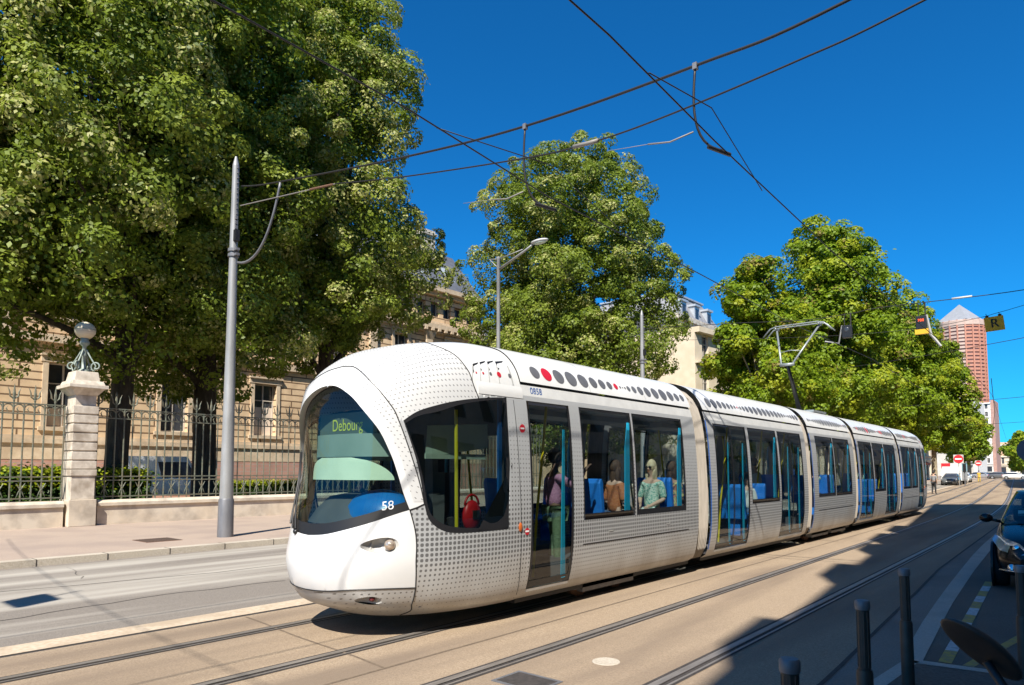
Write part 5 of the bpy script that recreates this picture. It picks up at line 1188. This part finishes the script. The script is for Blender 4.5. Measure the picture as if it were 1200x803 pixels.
# second span with hanging signals
wire('span_wire','upper signal span crossing the street far behind the tram in front of the planes','cable',curve_through([(-17.4,30.8,9.1),(-12.6,30.8,8.72),(-9.6,30.8,8.42),(-7.6,30.8,8.42),(-6.3,30.8,8.50),(-1.73,30.8,8.42),(1.5,30.8,8.75)]),.016)
wire('span_wire','lower signal span carrying the yellow R board over the street','cable',curve_through([(-17.4,30.8,8.5),(-12,30.8,7.9),(-8,30.8,7.55),(-5.0,30.8,7.45),(-3.2,30.8,7.58),(-2.6,30.8,7.68),(-1.72,30.8,7.86),(1.5,30.8,8.6)]),.010)
wire('splice_sleeve','white sleeve on the upper signal span above the pointed tower','sleeve',[(-3.95,30.8,8.455),(-3.3,30.8,8.447)],.04,'lamp_pale')
t=thing('hanging_sign','square yellow hanging board with a black letter R','sign',(-2.64,30.7,7.28)); mb=MB(); mb.box(-.30,.30,-.03,.03,-.27,.27); mb.build('board','sign_yellow',t,bevel=.01); mb=MB(); put_text(mb,'R',.46,(0,-.034,0),(1,0,0),(0,0,1)); put_text(mb,'R',.46,(.011,-.0341,0),(1,0,0),(0,0,1)); mb.build('letter','ink_black',t,fixn=False); mb=MB()
for s in (-.2,.2): mb.box(s-.05,s+.05,-.04,.04,.27,.33); mb.tube([(s,0,.32),(s,.1,.42)],.012,5)
mb.build('bracket','panto_black',t)
t.rotation_euler=(0,R(-5),R(14))
def signal(label,x,amber):
    t=thing('hanging_signal',label,'tram signal',(x,30.75,7.66))
    mb=MB(); mb.box(-.18,.18,-.10,.12,-.26,.26); hz=mb.build('housing','panto_black',t,bevel=.02)
    mb=MB(); mb.tube([(-.10,.03,.26),(-.10,.05,.80)],.018,6); mb.tube([(.14,.03,.26),(.14,.05,.80)],.028,6); mb.build('hanger_bar','wire',t)
    if amber:
        mb=MB(); put_text(mb,'788',.15,(0,-.104,.08),(1,0,0),(0,0,1)); mb.build('display','amber',hz,fixn=False)
        mb=MB(); mb.box(-.22,.24,-.08,.10,-.46,-.265); mb.build('yellow_plate','sign_yellow',t)
        mb=MB(); mb.tube([(.18,.05,.3),(.3,.05,-.5),(.62,.08,-1.0)],[.04,.06,.05],6); mb.build('bracket','galv',t)
    else:
        mb=MB(); mb.ball((0,-.1,.08),.11,.03,.11,12); mb.build('lens','dark_window',hz)
        mb=MB(); mb.tube([(-.2,.05,.3),(-.35,.05,-.45),(-.9,.05,-.3)],.035,6); mb.build('bracket','galv',t)
signal('hanging dark signal box with red digits and a yellow plate under it',-5.0,True)
signal('hanging dark signal box seen from behind, in front of the plane leaves by the pantograph',-7.72,False)
# span behind the camera that throws its shadow on the lane
wire('span_wire','thin span cable out of view behind the camera, casting a line on the lane','cable',sag((-17.3,-2.2,9.0),(6.0,-4.2,9.2),.9),.009)
t=thing('hanging_sign','square board on the span behind the camera, seen only as a shadow on the lane','sign',(-8.6,-2.85,7.35)); mb=MB(); mb.box(-.34,.34,-.05,.05,-.33,.33); mb.build('board','sign_back',t); mb=MB(); mb.tube([(0,0,.3),(0,0,.9)],.02,6); mb.build('bracket','wire',t)
# far spans over the road end
for i,(y,z) in enumerate(((62,9.6),(80,8.2),(105,7.4))):
    wire('span_wire',('far span wire crossing the sky right of the pointed tower','lower far span wire crossing the sky beside the tower','lowest far span wire above the end of the street')[i],'cable',sag((-24+bend(y)*1.0,y,z+.6),(8,y-6,z+2.6 if i==0 else z+1),.7),.022)
wire('contact_wire','thin contact wire descending towards the far road end','overhead wire',[(-5.6,61,8.6),(-7.2,80,7.4),(-9.9,105,5.9)],.022)
# round traffic sign at the right edge
t=thing('traffic_sign','round dark sign disc on a pole beside the black parked car','sign',(-1.36,23,.02)); mb=MB(); mb.tube([(0,0,0),(0,0,2.75)],.03,8); mb.build('sign_pole','galv_dark',t); mb=MB(); mb.lathe([(.0,-.012),(.325,-.012),(.325,.012),(0,.012)],(.0,-.05,2.36),n=28,axis='y'); mb.build('disc','sign_back',t); t.location.x=-1.30
def noentry(label,x,y,h,s=.42):
    t=thing('no_entry_sign',label,'road sign',(x,y,0)); mb=MB(); mb.tube([(0,0,0),(0,0,h+s)],.045,8); mb.build('sign_pole','galv',t)
    mb=MB(); mb.box(-s,s,-.08,-.05,h-s,h+s); bd=mb.build('board','lamp_pale',t); mb=MB(); mb.lathe([(0,-.10),(s*.96,-.10),(s*.96,-.085),(0,-.085)],(0,0,h),n=24,axis='y'); mb.build('red_disc','sign_red',bd); mb=MB(); mb.box(-s*.68,s*.68,-.12,-.101,h-.08,h+.08); mb.build('white_bar','ink_white',bd)
noentry('no entry sign standing on a pole beside the tracks, nearer and larger of the pair',-12.25,95,3.15,.5)
noentry('no entry sign further along the street, smaller of the pair',-15.0,138,3.0,.45)
t=thing('signal_post','slim traffic signal post behind the nearer no entry sign','traffic light',(-11.9,96.5,0)); mb=MB(); mb.tube([(0,0,0),(0,0,2.4)],.06,8); mb.build('post','galv_dark',t); mb=MB(); mb.box(-.16,.16,-.14,.1,1.6,2.6); mb.build('head','panto_black',t)

# ---------------------------------------------------------------- cars
def car_proto(name,label,cat,paint,L=4.05,Wd=1.70,H=1.46,van=False,near=False,group=None):
    t=thing(name,label,cat,(0,0,0),group=group)
    hw=Wd/2
    # lower body: (y, z_low, z_top, half width at top, half width at waist); bonnet rises towards the screen
    if van: st=[(0.0,.42,.80,.62,.70),(.10,.30,.98,.80,.86),(.45,.26,1.12,.90,.96),(.95,.25,1.22,.93,.98),(1.3,.25,1.28,.94,.99),(2.4,.25,1.30,.95,.99),(L-.25,.28,1.30,.95,.98),(L,.40,1.22,.90,.94)]
    else: st=[(0.0,.36,.56,.42,.56),(.06,.24,.70,.56,.72),(.20,.19,.77,.68,.86),(.45,.18,.84,.76,.95),(.80,.18,.91,.82,.985),(1.15,.18,.975,.86,1.0),(1.6,.18,.99,.885,1.0),(2.4,.18,.99,.89,1.0),(3.2,.18,1.0,.88,.99),(L-.35,.20,.99,.84,.95),(L-.08,.26,.90,.74,.84),(L,.38,.78,.6,.7)]
    mb=MB(); rows=[]
    for y,zl,zt,wt,ww in st:
        zm=zl+(zt-zl)*.58; half=[(0,zl),(hw*ww*.86,zl+.01),(hw*ww*.97,zl+.10),(hw*ww,zm-.08),(hw*ww*.995,zm+.03),(hw*(wt*.5+ww*.5),zt-.05),(hw*wt,zt-.004),(hw*wt*.6,zt+.025),(0,zt+.032)]
        rows.append([(-x,y,z) for x,z in half[::-1]]+[(x,y,z) for x,z in half[1:]])
    mb.grid(rows); mb.add(rows[0],[tuple(range(len(rows[0])))]); mb.add(rows[-1],[tuple(range(len(rows[-1])))])
    o=mb.build('body',paint,t,True); o.data.set_sharp_from_angle(angle=R(50))
    if near: md=o.modifiers.new('s','SUBSURF'); md.levels=1; md.render_levels=2
    # greenhouse
    zb=st[6][2]-.02 if not van else 1.26
    if van: ring=[(.95,.0,.90,zb),(1.55,.08,.86,H*.86),(2.0,.1,.82,H-.08),(2.3,.1,.80,H)]; 
    mb=MB(); ys0,ys1,yt0,yt1=(1.0,L-.12,2.0,L-.9) if not van else (1.0,L-.02,1.7,L-.12)
    wb,wt=hw*.90,hw*(.66 if not van else .82)
    def ringpts(f,o=0):
        z=zb+(H-zb)*f; a=ys0+(yt0-ys0)*f**1.05; b=ys1+(yt1-ys1)*f**1.6; w_=wb+(wt-wb)*f**1.25; return a,b,w_,z
    rings=[]
    for f in (0,.25,.5,.75,.9,1.0):
        a,b,w_,z=ringpts(f); ff=.02 if f<1 else .0
        r=[(-w_*.0,a-.06,z),(w_*.55,a-.045,z),(w_*.92,a+.04,z),(w_,a+.22,z),(w_,(a+b)/2,z),(w_*.99,b-.2,z),(w_*.85,b-.02,z),(0,b+.03,z)]
        r=r+[(-x,y,zz) for x,y,zz in r[::-1][1:-1]]; rings.append(r)
    for i in range(len(rings)-1):
        r0,r1=rings[i],rings[i+1]; n_=len(r0)
        for k in range(n_):
            kk=(k+1)%n_; glass=i<3 and (not van or k in (0,1,n_-1,n_-2,2,3,n_-3,n_-4)); 
            pill=k in (2,n_-3)
            mb.add([r0[k],r0[kk],r1[kk],r1[k]],[(0,1,2,3)],1 if (glass and not pill) else 0)
    mb.add(rings[-1],[tuple(range(len(rings[-1])))],0)
    g_=mb.build('cabin',[paint,'glass_car' if near else 'dark_window'],t); 
    bm=bmesh.new(); bm.from_mesh(g_.data); bmesh.ops.remove_doubles(bm,verts=bm.verts,dist=.001); bmesh.ops.recalc_face_normals(bm,faces=bm.faces); bm.to_mesh(g_.data); bm.free()
    g_.data.polygons.foreach_set('use_smooth',[True]*len(g_.data.polygons)); g_.data.set_sharp_from_angle(angle=R(38))
    if near:
        mb=MB(); mb.box(-hw*.8,hw*.8,1.35,1.7,.75,.99); mb.build('dashboard','car_trim',t,bevel=.03)
        for s in (-1,1):
            mb=MB(); mb.box(s*.38-.24,s*.38+.24,2.1,2.3,.5,1.15); mb.box(s*.38-.12,s*.38+.12,2.15,2.25,1.16,1.36); mb.box(s*.38-.25,s*.38+.25,1.75,2.2,.4,.55); mb.build('seat','car_trim',t,bevel=.03)
        mb=MB(); mb.box(.42,.62,1.28,1.30,1.02,1.16) if False else None; mb.add([(-.52,1.24,1.08),(-.40,1.225,1.08),(-.40,1.30,1.17),(-.52,1.315,1.17)],[(0,1,2,3)]); mb.build('parking_disc','sticker',t)
        mb=MB(); mb.tube([(0,1.95,1.40),(0,1.9,1.34)],.01,5); mb.box(-.11,.11,1.86,1.89,1.29,1.35); mb.build('inner_mirror','car_trim',t)
    # wheels
    for s in (-1,1):
        for y in (.78,L-.78):
            mb=MB(); mb.lathe([(.17,-.10),(.29,-.10),(.315,-.06),(.315,.06),(.29,.10),(.17,.10)],(s*(hw-.10),y,.315),n=22,axis='x'); wh=mb.build('wheel','tyre',t,True); wh.data.set_sharp_from_angle(angle=R(40))
            mb=MB(); mb.lathe([(.02,.095 if s>0 else -.095),(.185,.09*s),(.20,.105*s)],(s*(hw-.10),y,.315),n=18,axis='x'); mb.build('rim','car_silver',wh)
            mb=MB(); mb.lathe([(.335,-.02),(.37,-.02),(.37,.012),(.335,.012)],(s*(hw+.0),y,.315),n=24,axis='x') if near else mb.lathe([(.0,0),(.355,0),(.355,.006)],(s*(hw-.001),y,.315),n=18,axis='x'); 
            mb.build('wheel_arch','car_trim',t)
    # lights, grille, mirrors, plates
    zf=.66 if not van else .80
    for s in (-1,1):
        mb=MB()
        if not van:
            pts=[(.30,-.005,.575),(.47,.05,.56),(.66,.20,.60),(.755,.46,.71),(.72,.50,.765),(.60,.26,.745),(.42,.08,.69)]
            c=np.mean(pts,0); off=np.array((.012*s,-.018,.012))
            P_=[(x*s*hw/.85*1.09+off[0],y+off[1]+.01,(z-.66)*1.25+.67+off[2]) for x,y,z in pts]; cc=(c[0]*s*hw/.85*1.09+off[0]*2.2,c[1]+off[1]*3.0,c[2]+.03)
            mb.add(P_+[cc],[(i,(i+1)%7,7) for i in range(7)])
        else: mb.box(s*.72-.14,s*.72+.14,-.02 +.06,.12,.66,.92)
        mb.build('headlight','reflector',t,near)
        if near:
            mb=MB(); mb.ball((s*.50,.10,.645),.075,.03,.06,12); mb.ball((s*.62,.215,.68),.06,.04,.05,12); mb.build('lamp_bulb','chrome',t,True)
            mb=MB(); mb.lathe([(0,-.02),(.055,-.02),(.065,.02),(0,.03)],(s*.58,.06,.36),n=16,axis='y'); mb.build('fog_lamp','chrome',t,True)
            mb=MB(); mb.tube([(s*.36,-.035,.33),(s*.55,.0,.315),(s*.74,.12,.32)],.014,6); mb.build('bumper_trim','chrome',t,True)
        mb=MB(); mb.ball((s*(hw+.11),1.28 if not van else 1.15,1.03 if not van else 1.3),.10,.065,.075,14); mb.tube([(s*(hw*.86),1.32 if not van else 1.2,.97 if not van else 1.22),(s*(hw+.06),1.30 if not van else 1.17,1.01 if not van else 1.28)],.03,6); mb.build('door_mirror',paint,t,True)
        mb=MB(); mb.box(s*hw*.72-.10,s*hw*.72+.10,L-.10,L-.02,.72,.92); mb.build('tail_light','sign_red',t)
    mb=MB(); 
    if not van: mb.box(-.34,.34,-.02,.06,.25,.40); mb.box(-.26,.26,-.005,.05,.60,.63)
    else: mb.box(-.5,.5,-.01,.1,.66,.8); mb.box(-.8,.8,-.03,.15,.34,.56)
    mb.build('grille','car_trim',t)
    mb=MB(); mb.box(-.26,.26,-.035,-.021,.43 if not van else .45,.54 if not van else .56); mb.build('number_plate','lamp_pale',t)
    return t
c0=car_proto('parked_car','glossy black hatchback parked facing the camera in the near lane','car','car_black',near=True); c0.location=(-.45,12.75,.020); c0.rotation_euler=(0,0,R(2.0))
far=[('car_grey','dark grey hatchback with its front to us, first car left of the far tracks',(-13.65,97,0),0,False),
     ('car_white','white van-like car just past the nearer no entry sign',(-14.2,107,0),2,True),
     ('car_white','second white car behind the white van-like one',(-15.2,121,0),2,False),
     ('car_silver','silver car following the white cars on the far lane',(-17.4,140,0),3,False),
     ('car_silver','silver car crossing at the far junction, leftmost of the crossing row',(-16.6,178,0),80,False),
     ('car_white','white car in the crossing row, next to the leftmost silver one',(-15.6,190,0),70,False),
     ('car_grey','dark saloon in the middle of the far crossing row',(-13.2,176,0),85,False),
     ('car_blue','dark blue car in the far crossing row, raised behind the white saloon',(-11.6,182,0),80,False),
     ('car_white','white saloon at the right end of the far crossing row',(-10.3,170,0),85,False)]
protos={}
for paint,label,loc,rz,van in far:
    k=(paint,van)
    if k not in protos:
        o=car_proto('parked_car' if not van else 'white_van',label,'car' if not van else 'van',paint,van=van,L=4.3,H=1.9 if van else 1.46,group='cars at the far end of the street'); protos[k]=o
    else: o=copy_tree(protos[k]); o['label']=label
    o.location=loc; o.rotation_euler=(0,0,R(rz))
t=thing('ambulance_box','red and white box vehicle standing behind the dark grey hatchback','van',(-14.1,103,0)); mb=MB(); mb.box(-1.1,1.1,0,5,.5,2.7); mb.box(-1.0,1.0,-1.2,0,.5,1.5); mb.add([(-1,-1.2,1.5),(1,-1.2,1.5),(1,0,2.3),(-1,0,2.3)],[(0,1,2,3)]); mb.build('body','car_white',t); mb=MB(); mb.box(-1.11,-.1,-.02,-.005,2.0,2.72); mb.build('red_panel','sign_red',t); mb=MB()
for s in (-.9,.9):
    for y in (-.5,3.8): mb.lathe([(.1,-.12),(.4,-.12),(.4,.12),(.1,.12)],(s,y,.4),n=14,axis='x')
mb.build('wheels','tyre',t)
# white van in the yard behind the fence
v=car_proto('white_van','white high-roofed van parked behind the fence between the two dark trunks','van','van_white',L=5.2,Wd=2.0,H=2.55,van=True); v.location=(-41.4,20.2,.1); v.rotation_euler=(0,0,R(168))
v2=car_proto('parked_car','dark grey car parked behind the fence to the left of the gate pillar','car','car_grey'); v2.location=(-36.2,12.2,.1); v2.rotation_euler=(0,0,R(175))
t=thing('concrete_bin','square pale planter box behind the fence foot beside the pillar','planter',(-29.2,9.9,.13)); 
mb=MB(); mb.frustum(0,0,0,.85,.42,.42,.5,.5); mb.build('box','stone_stain',t); mb=MB(); mb.box(-.46,.46,-.46,.46,.851,.87); mb.build('soil','bark',t); t.location=(-27.4,10.3,.13)

# ---------------------------------------------------------------- bollards and scooter
def bollard(label,x,y):
    t=thing('bollard',label,'bollard',(x,y,.02),group='grey steel bollards on the near pavement')
    mb=MB(); mb.lathe([(.050,0),(.050,.52),(.046,.535),(.046,.545)],n=20); mb.build('lower_tube','bollard_grey',t,True,angle=40)
    mb=MB(); 
    prof=[(.0385,.545),(.0385,.925)]; mb.lathe(prof,n=20); 
    for k in range(10):
        a=2*PI*k/10; mb.box(.036*math.cos(a)-.004,.036*math.cos(a)+.004,.036*math.sin(a)-.004,.036*math.sin(a)+.004,.56,.915)
    mb.build('upper_tube','bollard_grey',t,True,angle=40)
    mb=MB(); mb.lathe([(.044,.925),(.046,.94),(.046,.975),(.038,.985),(.0,.988)],n=20); mb.build('cap','galv_dark',t,True,angle=40)
bollard('bollard standing alone nearest the tram bed, second from the bottom edge',-1.20,4.92)
bollard('bollard in front of the yellow dashes, tallest in the picture',-1.30,6.72)
bollard('bollard in front of the black car\'s bumper',-.555,7.6)
bollard('bollard closest to the camera with only its cap showing',-1.09,3.2)
t=thing('motor_scooter','parked motor scooter of which only one dark oval mirror rises into view','scooter',(.10,1.95,0))
mb=MB(); mb.tube([(-.02,-.02,.55),(-.06,-.05,.95),(-.08,-.06,1.12)],[.05,.045,.04],8); mb.tube([(-.36,-.06,1.16),(-.08,-.08,1.13),(.22,-.04,1.16)],.02,8); mb.build('handlebar','car_trim',t,True)
mb=MB(); mb.add([(-.2,.1,.25),(.2,.1,.25),(.25,.06,.95),(-.25,.06,.95),(-.15,.22,.25),(.15,.22,.25),(.18,.2,.9),(-.18,.2,.9)],[(0,1,2,3),(4,7,6,5),(0,3,7,4),(1,5,6,2),(3,2,6,7),(0,4,5,1)]); mb.build('leg_shield','car_black',t,bevel=.03)
mb=MB(); mb.ball((0,.95,.55),.2,.5,.24,16); mb.box(-.16,.16,.2,.9,.24,.34); mb.build('body','car_black',t,True)
mb=MB(); mb.box(-.15,.15,.6,1.25,.76,.84); mb.build('seat','rubber',t,bevel=.03)
for y in (-.05,1.25):
    mb=MB(); mb.lathe([(.08,-.05),(.20,-.055),(.225,0),(.20,.055),(.08,.05)],(0,y,.225),n=20,axis='x'); mb.build('wheel','tyre',t,True)
mb=MB(); mb.lathe([(.0,-.05),(.08,-.04),(.09,.03)],(0,.02,.95),n=14,axis='y'); mb.build('headlight','reflector',t)
mb=MB(); mb.tube([(-.22,-.05,1.17),(-.255,.01,1.30),(-.315,.005,1.405)],.0105,8); st_=mb.build('mirror_stem','panto_black',t,True)
A_=Vector((-.285,1.902,1.502));B_=Vector((-.168,2.008,1.358)); c_=(A_+B_)/2; ax=(B_-A_).normalized(); vw=(c_-Vector((0,0,1.85))).normalized(); sd=ax.cross(vw).normalized(); nn_=(vw*.55+sd*.84).normalized(); wd=nn_.cross(ax).normalized()
mb=MB(); mb.ball((0,0,0),1,1,1,24); hl=(B_-A_).length/2
base_=Vector((.10,1.95,0)); vs=[]
for p in mb.v:
    x,y,z=p; q=(abs(x)**1.0*math.copysign(1,x)); d_=.032*z*(1 if z>0 else .25); vs.append(tuple(c_+ax*(hl*x)+wd*(.062*y)+nn_*d_-base_))
mb.v=vs; mb.build('mirror','mirror_shell',st_,True)

# ---------------------------------------------------------------- people
def skin_mesh(name,verts,edges,radii,mat,parent,root=0,sub=2):
    me=bpy.data.meshes.new(name); me.from_pydata(verts,edges,[]); o=bpy.data.objects.new(name,me); COL.objects.link(o)
    md=o.modifiers.new('skin','SKIN'); md.use_smooth_shade=True; md.branch_smoothing=.6
    for i,r in enumerate(radii): sv=me.skin_vertices[0].data[i]; sv.radius=(r,r) if not isinstance(r,tuple) else r; sv.use_root=(i==root)
    m2=o.modifiers.new('sub','SUBSURF'); m2.levels=sub; m2.render_levels=sub
    dg=bpy.context.evaluated_depsgraph_get(); m3=bpy.data.meshes.new_from_object(o.evaluated_get(dg)); o.modifiers.clear(); o.data=m3; bpy.data.meshes.remove(me)
    m3.materials.clear(); m3.materials.append(M[mat]); m3.polygons.foreach_set('use_smooth',[True]*len(m3.polygons))
    if parent: o.parent=parent
    return o
def person(label,loc,rz,pose='stand',skin='skin_fair',hair='hair_brown',top='cloth_white',legs='cloth_jeans',hairlen=.1,scale=1.0,glasses=False,sleeves='short',arms=None,lean=0.0,group=None,sub=2,helmet=False):
    """figure faces local -Y"""
    t=thing('person',label,'person',loc,rz,group); V=[];E=[];Rr=[]
    def a(p,r,par=None):
        V.append(tuple(p)); Rr.append(r)
        if par is not None: E.append((par,len(V)-1))
        return len(V)-1
    hz=.93 if pose!='sit' else .10          # pelvis height over the loc point (feet or seat)
    L=lambda z:lean*(z-hz)
    pel=a((0,0,hz),(.145,.11)); sp=a((0,.01-L(hz+.2),hz+.22),(.125,.095),pel); ch=a((0,.01-L(hz+.4),hz+.40),(.15,.11),sp); up=a((0,.015-L(hz+.5),hz+.50),(.105,.08),ch); nk=a((0,.0-L(hz+.6),hz+.585),.052,up)
    hd0=a((0,-.02-L(hz+.65),hz+.655),(.062,.075),nk); hd1=a((0,-.025-L(hz+.72),hz+.73),(.075,.092),hd0); hd2=a((0,-.02-L(hz+.78),hz+.80),(.066,.08),hd1)
    nose_=a((0,-.125-L(hz+.72),hz+.705),.013,hd1)
    top_i=[pel,sp,ch,up]; parts={'arms':[],'legs':[]}
    arms=arms or {1:'down',-1:'down'}
    for s in (1,-1):
        sh=a((.165*s,.015-L(hz+.48),hz+.475),(.058,.058),up); k=arms[s]
        if k=='down': el=(.21*s,.04,hz+.19); wr=(.20*s,-.05,hz-.05)
        elif k=='lap': el=(.22*s,.02,hz+.20); wr=(.10*s,-.24,hz+.10)
        elif k=='hold': el=(.25*s,-.16,hz+.33); wr=(.24*s,-.36,hz+.55)
        elif k=='bars': el=(.24*s,-.2,hz+.25); wr=(.28*s,-.45,hz+.20)
        e_=a(el,.043,sh); w_=a(wr,.029,e_); dv=(Vector(wr)-Vector(el)).normalized(); pm_=a(Vector(wr)+dv*.07,(.036,.018),w_)
        sdv=dv.cross(Vector((0,1,0.3))).normalized()
        for fi in range(4):
            off=sdv*(.026*(fi-1.5)/1.5); b_=Vector(wr)+dv*.10+off; f1=a(b_+dv*.01,.009,pm_); f2=a(b_+dv*(.05-.008*abs(fi-1.2))+Vector((0,-.012,-.008)),.007,f1)
        th=a(Vector(wr)+dv*.05-sdv*.045,.010,pm_); parts['arms'].append((sh,e_,w_))
        hp=a((.095*s,.0,hz-.04),(.088,.085),pel)
        if pose=='sit': kn=(.12*s,-.44,hz-.01); an=(.12*s,-.47,hz-.42); to=(.12*s,-.62,hz-.47)
        elif pose=='ride': kn=(.17*s,-.38,hz-.16); an=(.17*s,-.20,hz-.52); to=(.17*s,-.36,hz-.58)
        else: kn=(.11*s,-.02 -.03*s,hz-.46); an=(.115*s,.03+.02*s,hz-.86); to=(.13*s,-.11+.02*s,hz-.90)
        k_=a(kn,.060,hp); a_=a(an,.040,k_); t_=a(to,(.038,.03),a_); parts['legs'].append((hp,k_,a_,t_))
    skin_mesh('body',V,E,Rr,skin,t,0,sub)
    def sub_skin(name,idx,edges,add,mat):
        mp={i:k for k,i in enumerate(idx)}; g_=lambda r:(tuple(q+add for q in r) if isinstance(r,tuple) else r+add)
        return skin_mesh(name,[V[i] for i in idx],[(mp[p],mp[q]) for p,q in edges],[g_(Rr[i]) for i in idx],mat,t,0,sub)
    idx=top_i[:]; ed=[(pel,sp),(sp,ch),(ch,up)]
    for sh,e_,w_ in parts['arms']:
        idx+=[sh,e_]; ed+=[(up,sh),(sh,e_)]
        if sleeves=='long': idx.append(w_); ed.append((e_,w_))
    sub_skin('shirt',idx,ed,.016,top)
    idx=[pel];ed=[]
    for hp,k_,a_,t_ in parts['legs']: idx+=[hp,k_,a_]; ed+=[(pel,hp),(hp,k_),(k_,a_)]
    sub_skin('trousers',idx,ed,.014,legs)
    mb=MB()
    for hp,k_,a_,t_ in parts['legs']:
        p=Vector(V[a_]);q=Vector(V[t_]); c_=p.lerp(q,.55); mb.ball((c_.x,c_.y,c_.z-.005),.05,.135,.048,12)
    mb.build('shoes','cloth_black',t,True)
    hx=V[hd1]; mb=MB()
    n=16
    for (cz,ry,rz_,cy) in ((hx[2]+.035,.112,.118,.022),):
        mb.ball((0,hx[1]+cy,cz),.094,ry,rz_,18)
    mb.v=[(x,max(y,hx[1]-.075+.0*z) if z<cz+.055 else y,z) for x,y,z in mb.v]
    if hairlen>.12: 
        for s in (-1,0,1): mb.ball((.06*s,hx[1]+.06-.03*abs(s),hx[2]-.02-hairlen*.35),.055,.05,.06+hairlen*.55,10)
    mb.build('helmet' if helmet else 'hair',hair,t,True)
    mb=MB()
    for s in (-1,1): mb.ball((.032*s,hx[1]-.093,hx[2]+.012),.013 if not glasses else .03,.008,.009 if not glasses else .021,10)
    if glasses: mb.tube([(-.08,hx[1]-.03,hx[2]+.015),(-.03,hx[1]-.098,hx[2]+.015),(.03,hx[1]-.098,hx[2]+.015),(.08,hx[1]-.03,hx[2]+.015)],.004,5)
    mb.build('sunglasses' if glasses else 'eyes','ink_black',t,True)
    mb=MB(); mb.ball((0,hx[1]-.083,hx[2]-.062),.024,.008,.007,10); mb.build('mouth','dot_red' if False else 'cloth_orange',t,True)
    mb=MB()
    for s in (-1,1): mb.ball((.082*s,hx[1]+.005,hx[2]),.012,.022,.03,8)
    mb.build('ears',skin,t,True)
    t.scale=(scale,)*3
    return t
F1=.36
person('man in a purple checked shirt and green trousers standing inside the first tram door',(-5.98,7.96,F1),R(150),'stand','skin_dark','hair_black','cloth_purple','cloth_green',.1,1.0,sleeves='long',arms={1:'down',-1:'hold'})
person('dark-haired woman in an orange top sitting behind the first tram window',(-5.80,8.75+.55,1.06),R(165),'sit','skin_fair','hair_brown','cloth_orange','cloth_jeans',.30,.98,arms={1:'lap',-1:'lap'})
person('blond woman with sunglasses and a mint patterned blouse sitting behind the second window',(-5.78,10.42,1.06),R(4),'sit','skin_fair','hair_blond','cloth_teal_print','cloth_white',.22,1.0,glasses=True,arms={1:'lap',-1:'lap'})
person('passenger in a colourful floral shirt sitting with back to the blond woman',(-5.80,11.20,1.04),R(170),'sit','skin_tan','hair_brown','cloth_floral','cloth_black',.15,1.0,arms={1:'lap',-1:'lap'})
person('passenger in a pale mint shirt standing behind the second car\'s front door',(-6.2,13.1,F1),R(200),'stand','skin_tan','hair_black','cloth_mint','cloth_jeans',.1,.98,arms={1:'down',-1:'hold'})
person('passenger in white sitting low behind the second car\'s middle window',(-6.0,15.1,.86),R(30),'sit','skin_fair','hair_brown','cloth_white','cloth_jeans',.2,.95,arms={1:'lap',-1:'lap'})
person('passenger in a light shirt standing behind the second car\'s rear door',(-6.4,16.6,F1),R(160),'stand','skin_tan','hair_black','cloth_white','cloth_black',.1,1.0,arms={1:'hold',-1:'down'})
person('passenger in a mint top behind the middle window of the third car',(-6.05,20.2,1.06),R(190),'sit','skin_fair','hair_brown','cloth_mint','cloth_jeans',.2,1.0,arms={1:'lap',-1:'lap'})
person('passenger in green standing behind the fourth car\'s window',(-6.1,25.0,F1),R(180),'stand','skin_tan','hair_black','cloth_teal_print','cloth_jeans',.1,1.0)
# bags
t=thing('red_bag','bright red bag with a black strap hanging in the cab side window','bag',(-5.62,5.85,1.14)); mb=MB(); mb.ball((0,0,.17),.07,.15,.19,14); mb.build('bag','red_vinyl',t,True); mb=MB(); mb.tube(bez([(0,-.12,.3),(.0,-.1,.46),(0,.1,.46),(0,.12,.3)],8),.014,6); mb.build('strap','red_vinyl',t,True); mb=MB(); mb.box(.055,.075,-.05,.06,.14,.24); mb.build('patch','cloth_black',t)
mb=MB(); mb.ball((-5.62,5.25,1.17),.06,.10,.035,12); tag(mb.build('cloth_pouch','cloth_mint',None,True),'small mint green pouch lying on the cab window ledge','pouch')
# street people far away
m=thing('motorcycle','dark motor scooter ridden along the far left lane','scooter',(-13.3,85,0)); mb=MB()
for y in (-.6,.65): mb.lathe([(.1,-.06),(.26,-.06),(.28,0),(.26,.06),(.1,.06)],(0,y,.28),n=16,axis='x')
mb.build('wheel','tyre',m,True); mb=MB(); mb.ball((0,.35,.6),.22,.55,.25,14); mb.ball((0,-.45,.75),.2,.16,.4,12); mb.tube([(-.33,-.4,1.08),(0,-.45,1.05),(.33,-.4,1.08)],.025,6); mb.build('body','car_black',m,True)
person('rider in dark clothes and helmet on the motor scooter',(-13.3,85.2,.03),0,'ride','skin_tan','cloth_black','cloth_black','cloth_black',.1,1.0,arms={1:'bars',-1:'bars'},sub=1,helmet=True)
person('pedestrian in yellow standing on the far kerb by the second no entry sign',(-13.6,125,0),R(20),'stand','skin_tan','hair_black','cloth_yellow','cloth_yellow',.1,1.0,sub=1)
person('pedestrian in grey walking along the tram bed edge beside the tail car',(-9.7,62,0),R(170),'stand','skin_tan','hair_black','cloth_grey','cloth_black',.1,1.0,sub=1)
person('pedestrian in white on the pavement under the first awning',(-21.6,101,.1),R(40),'stand','skin_fair','hair_brown','cloth_white','cloth_jeans',.1,1.0,sub=1)
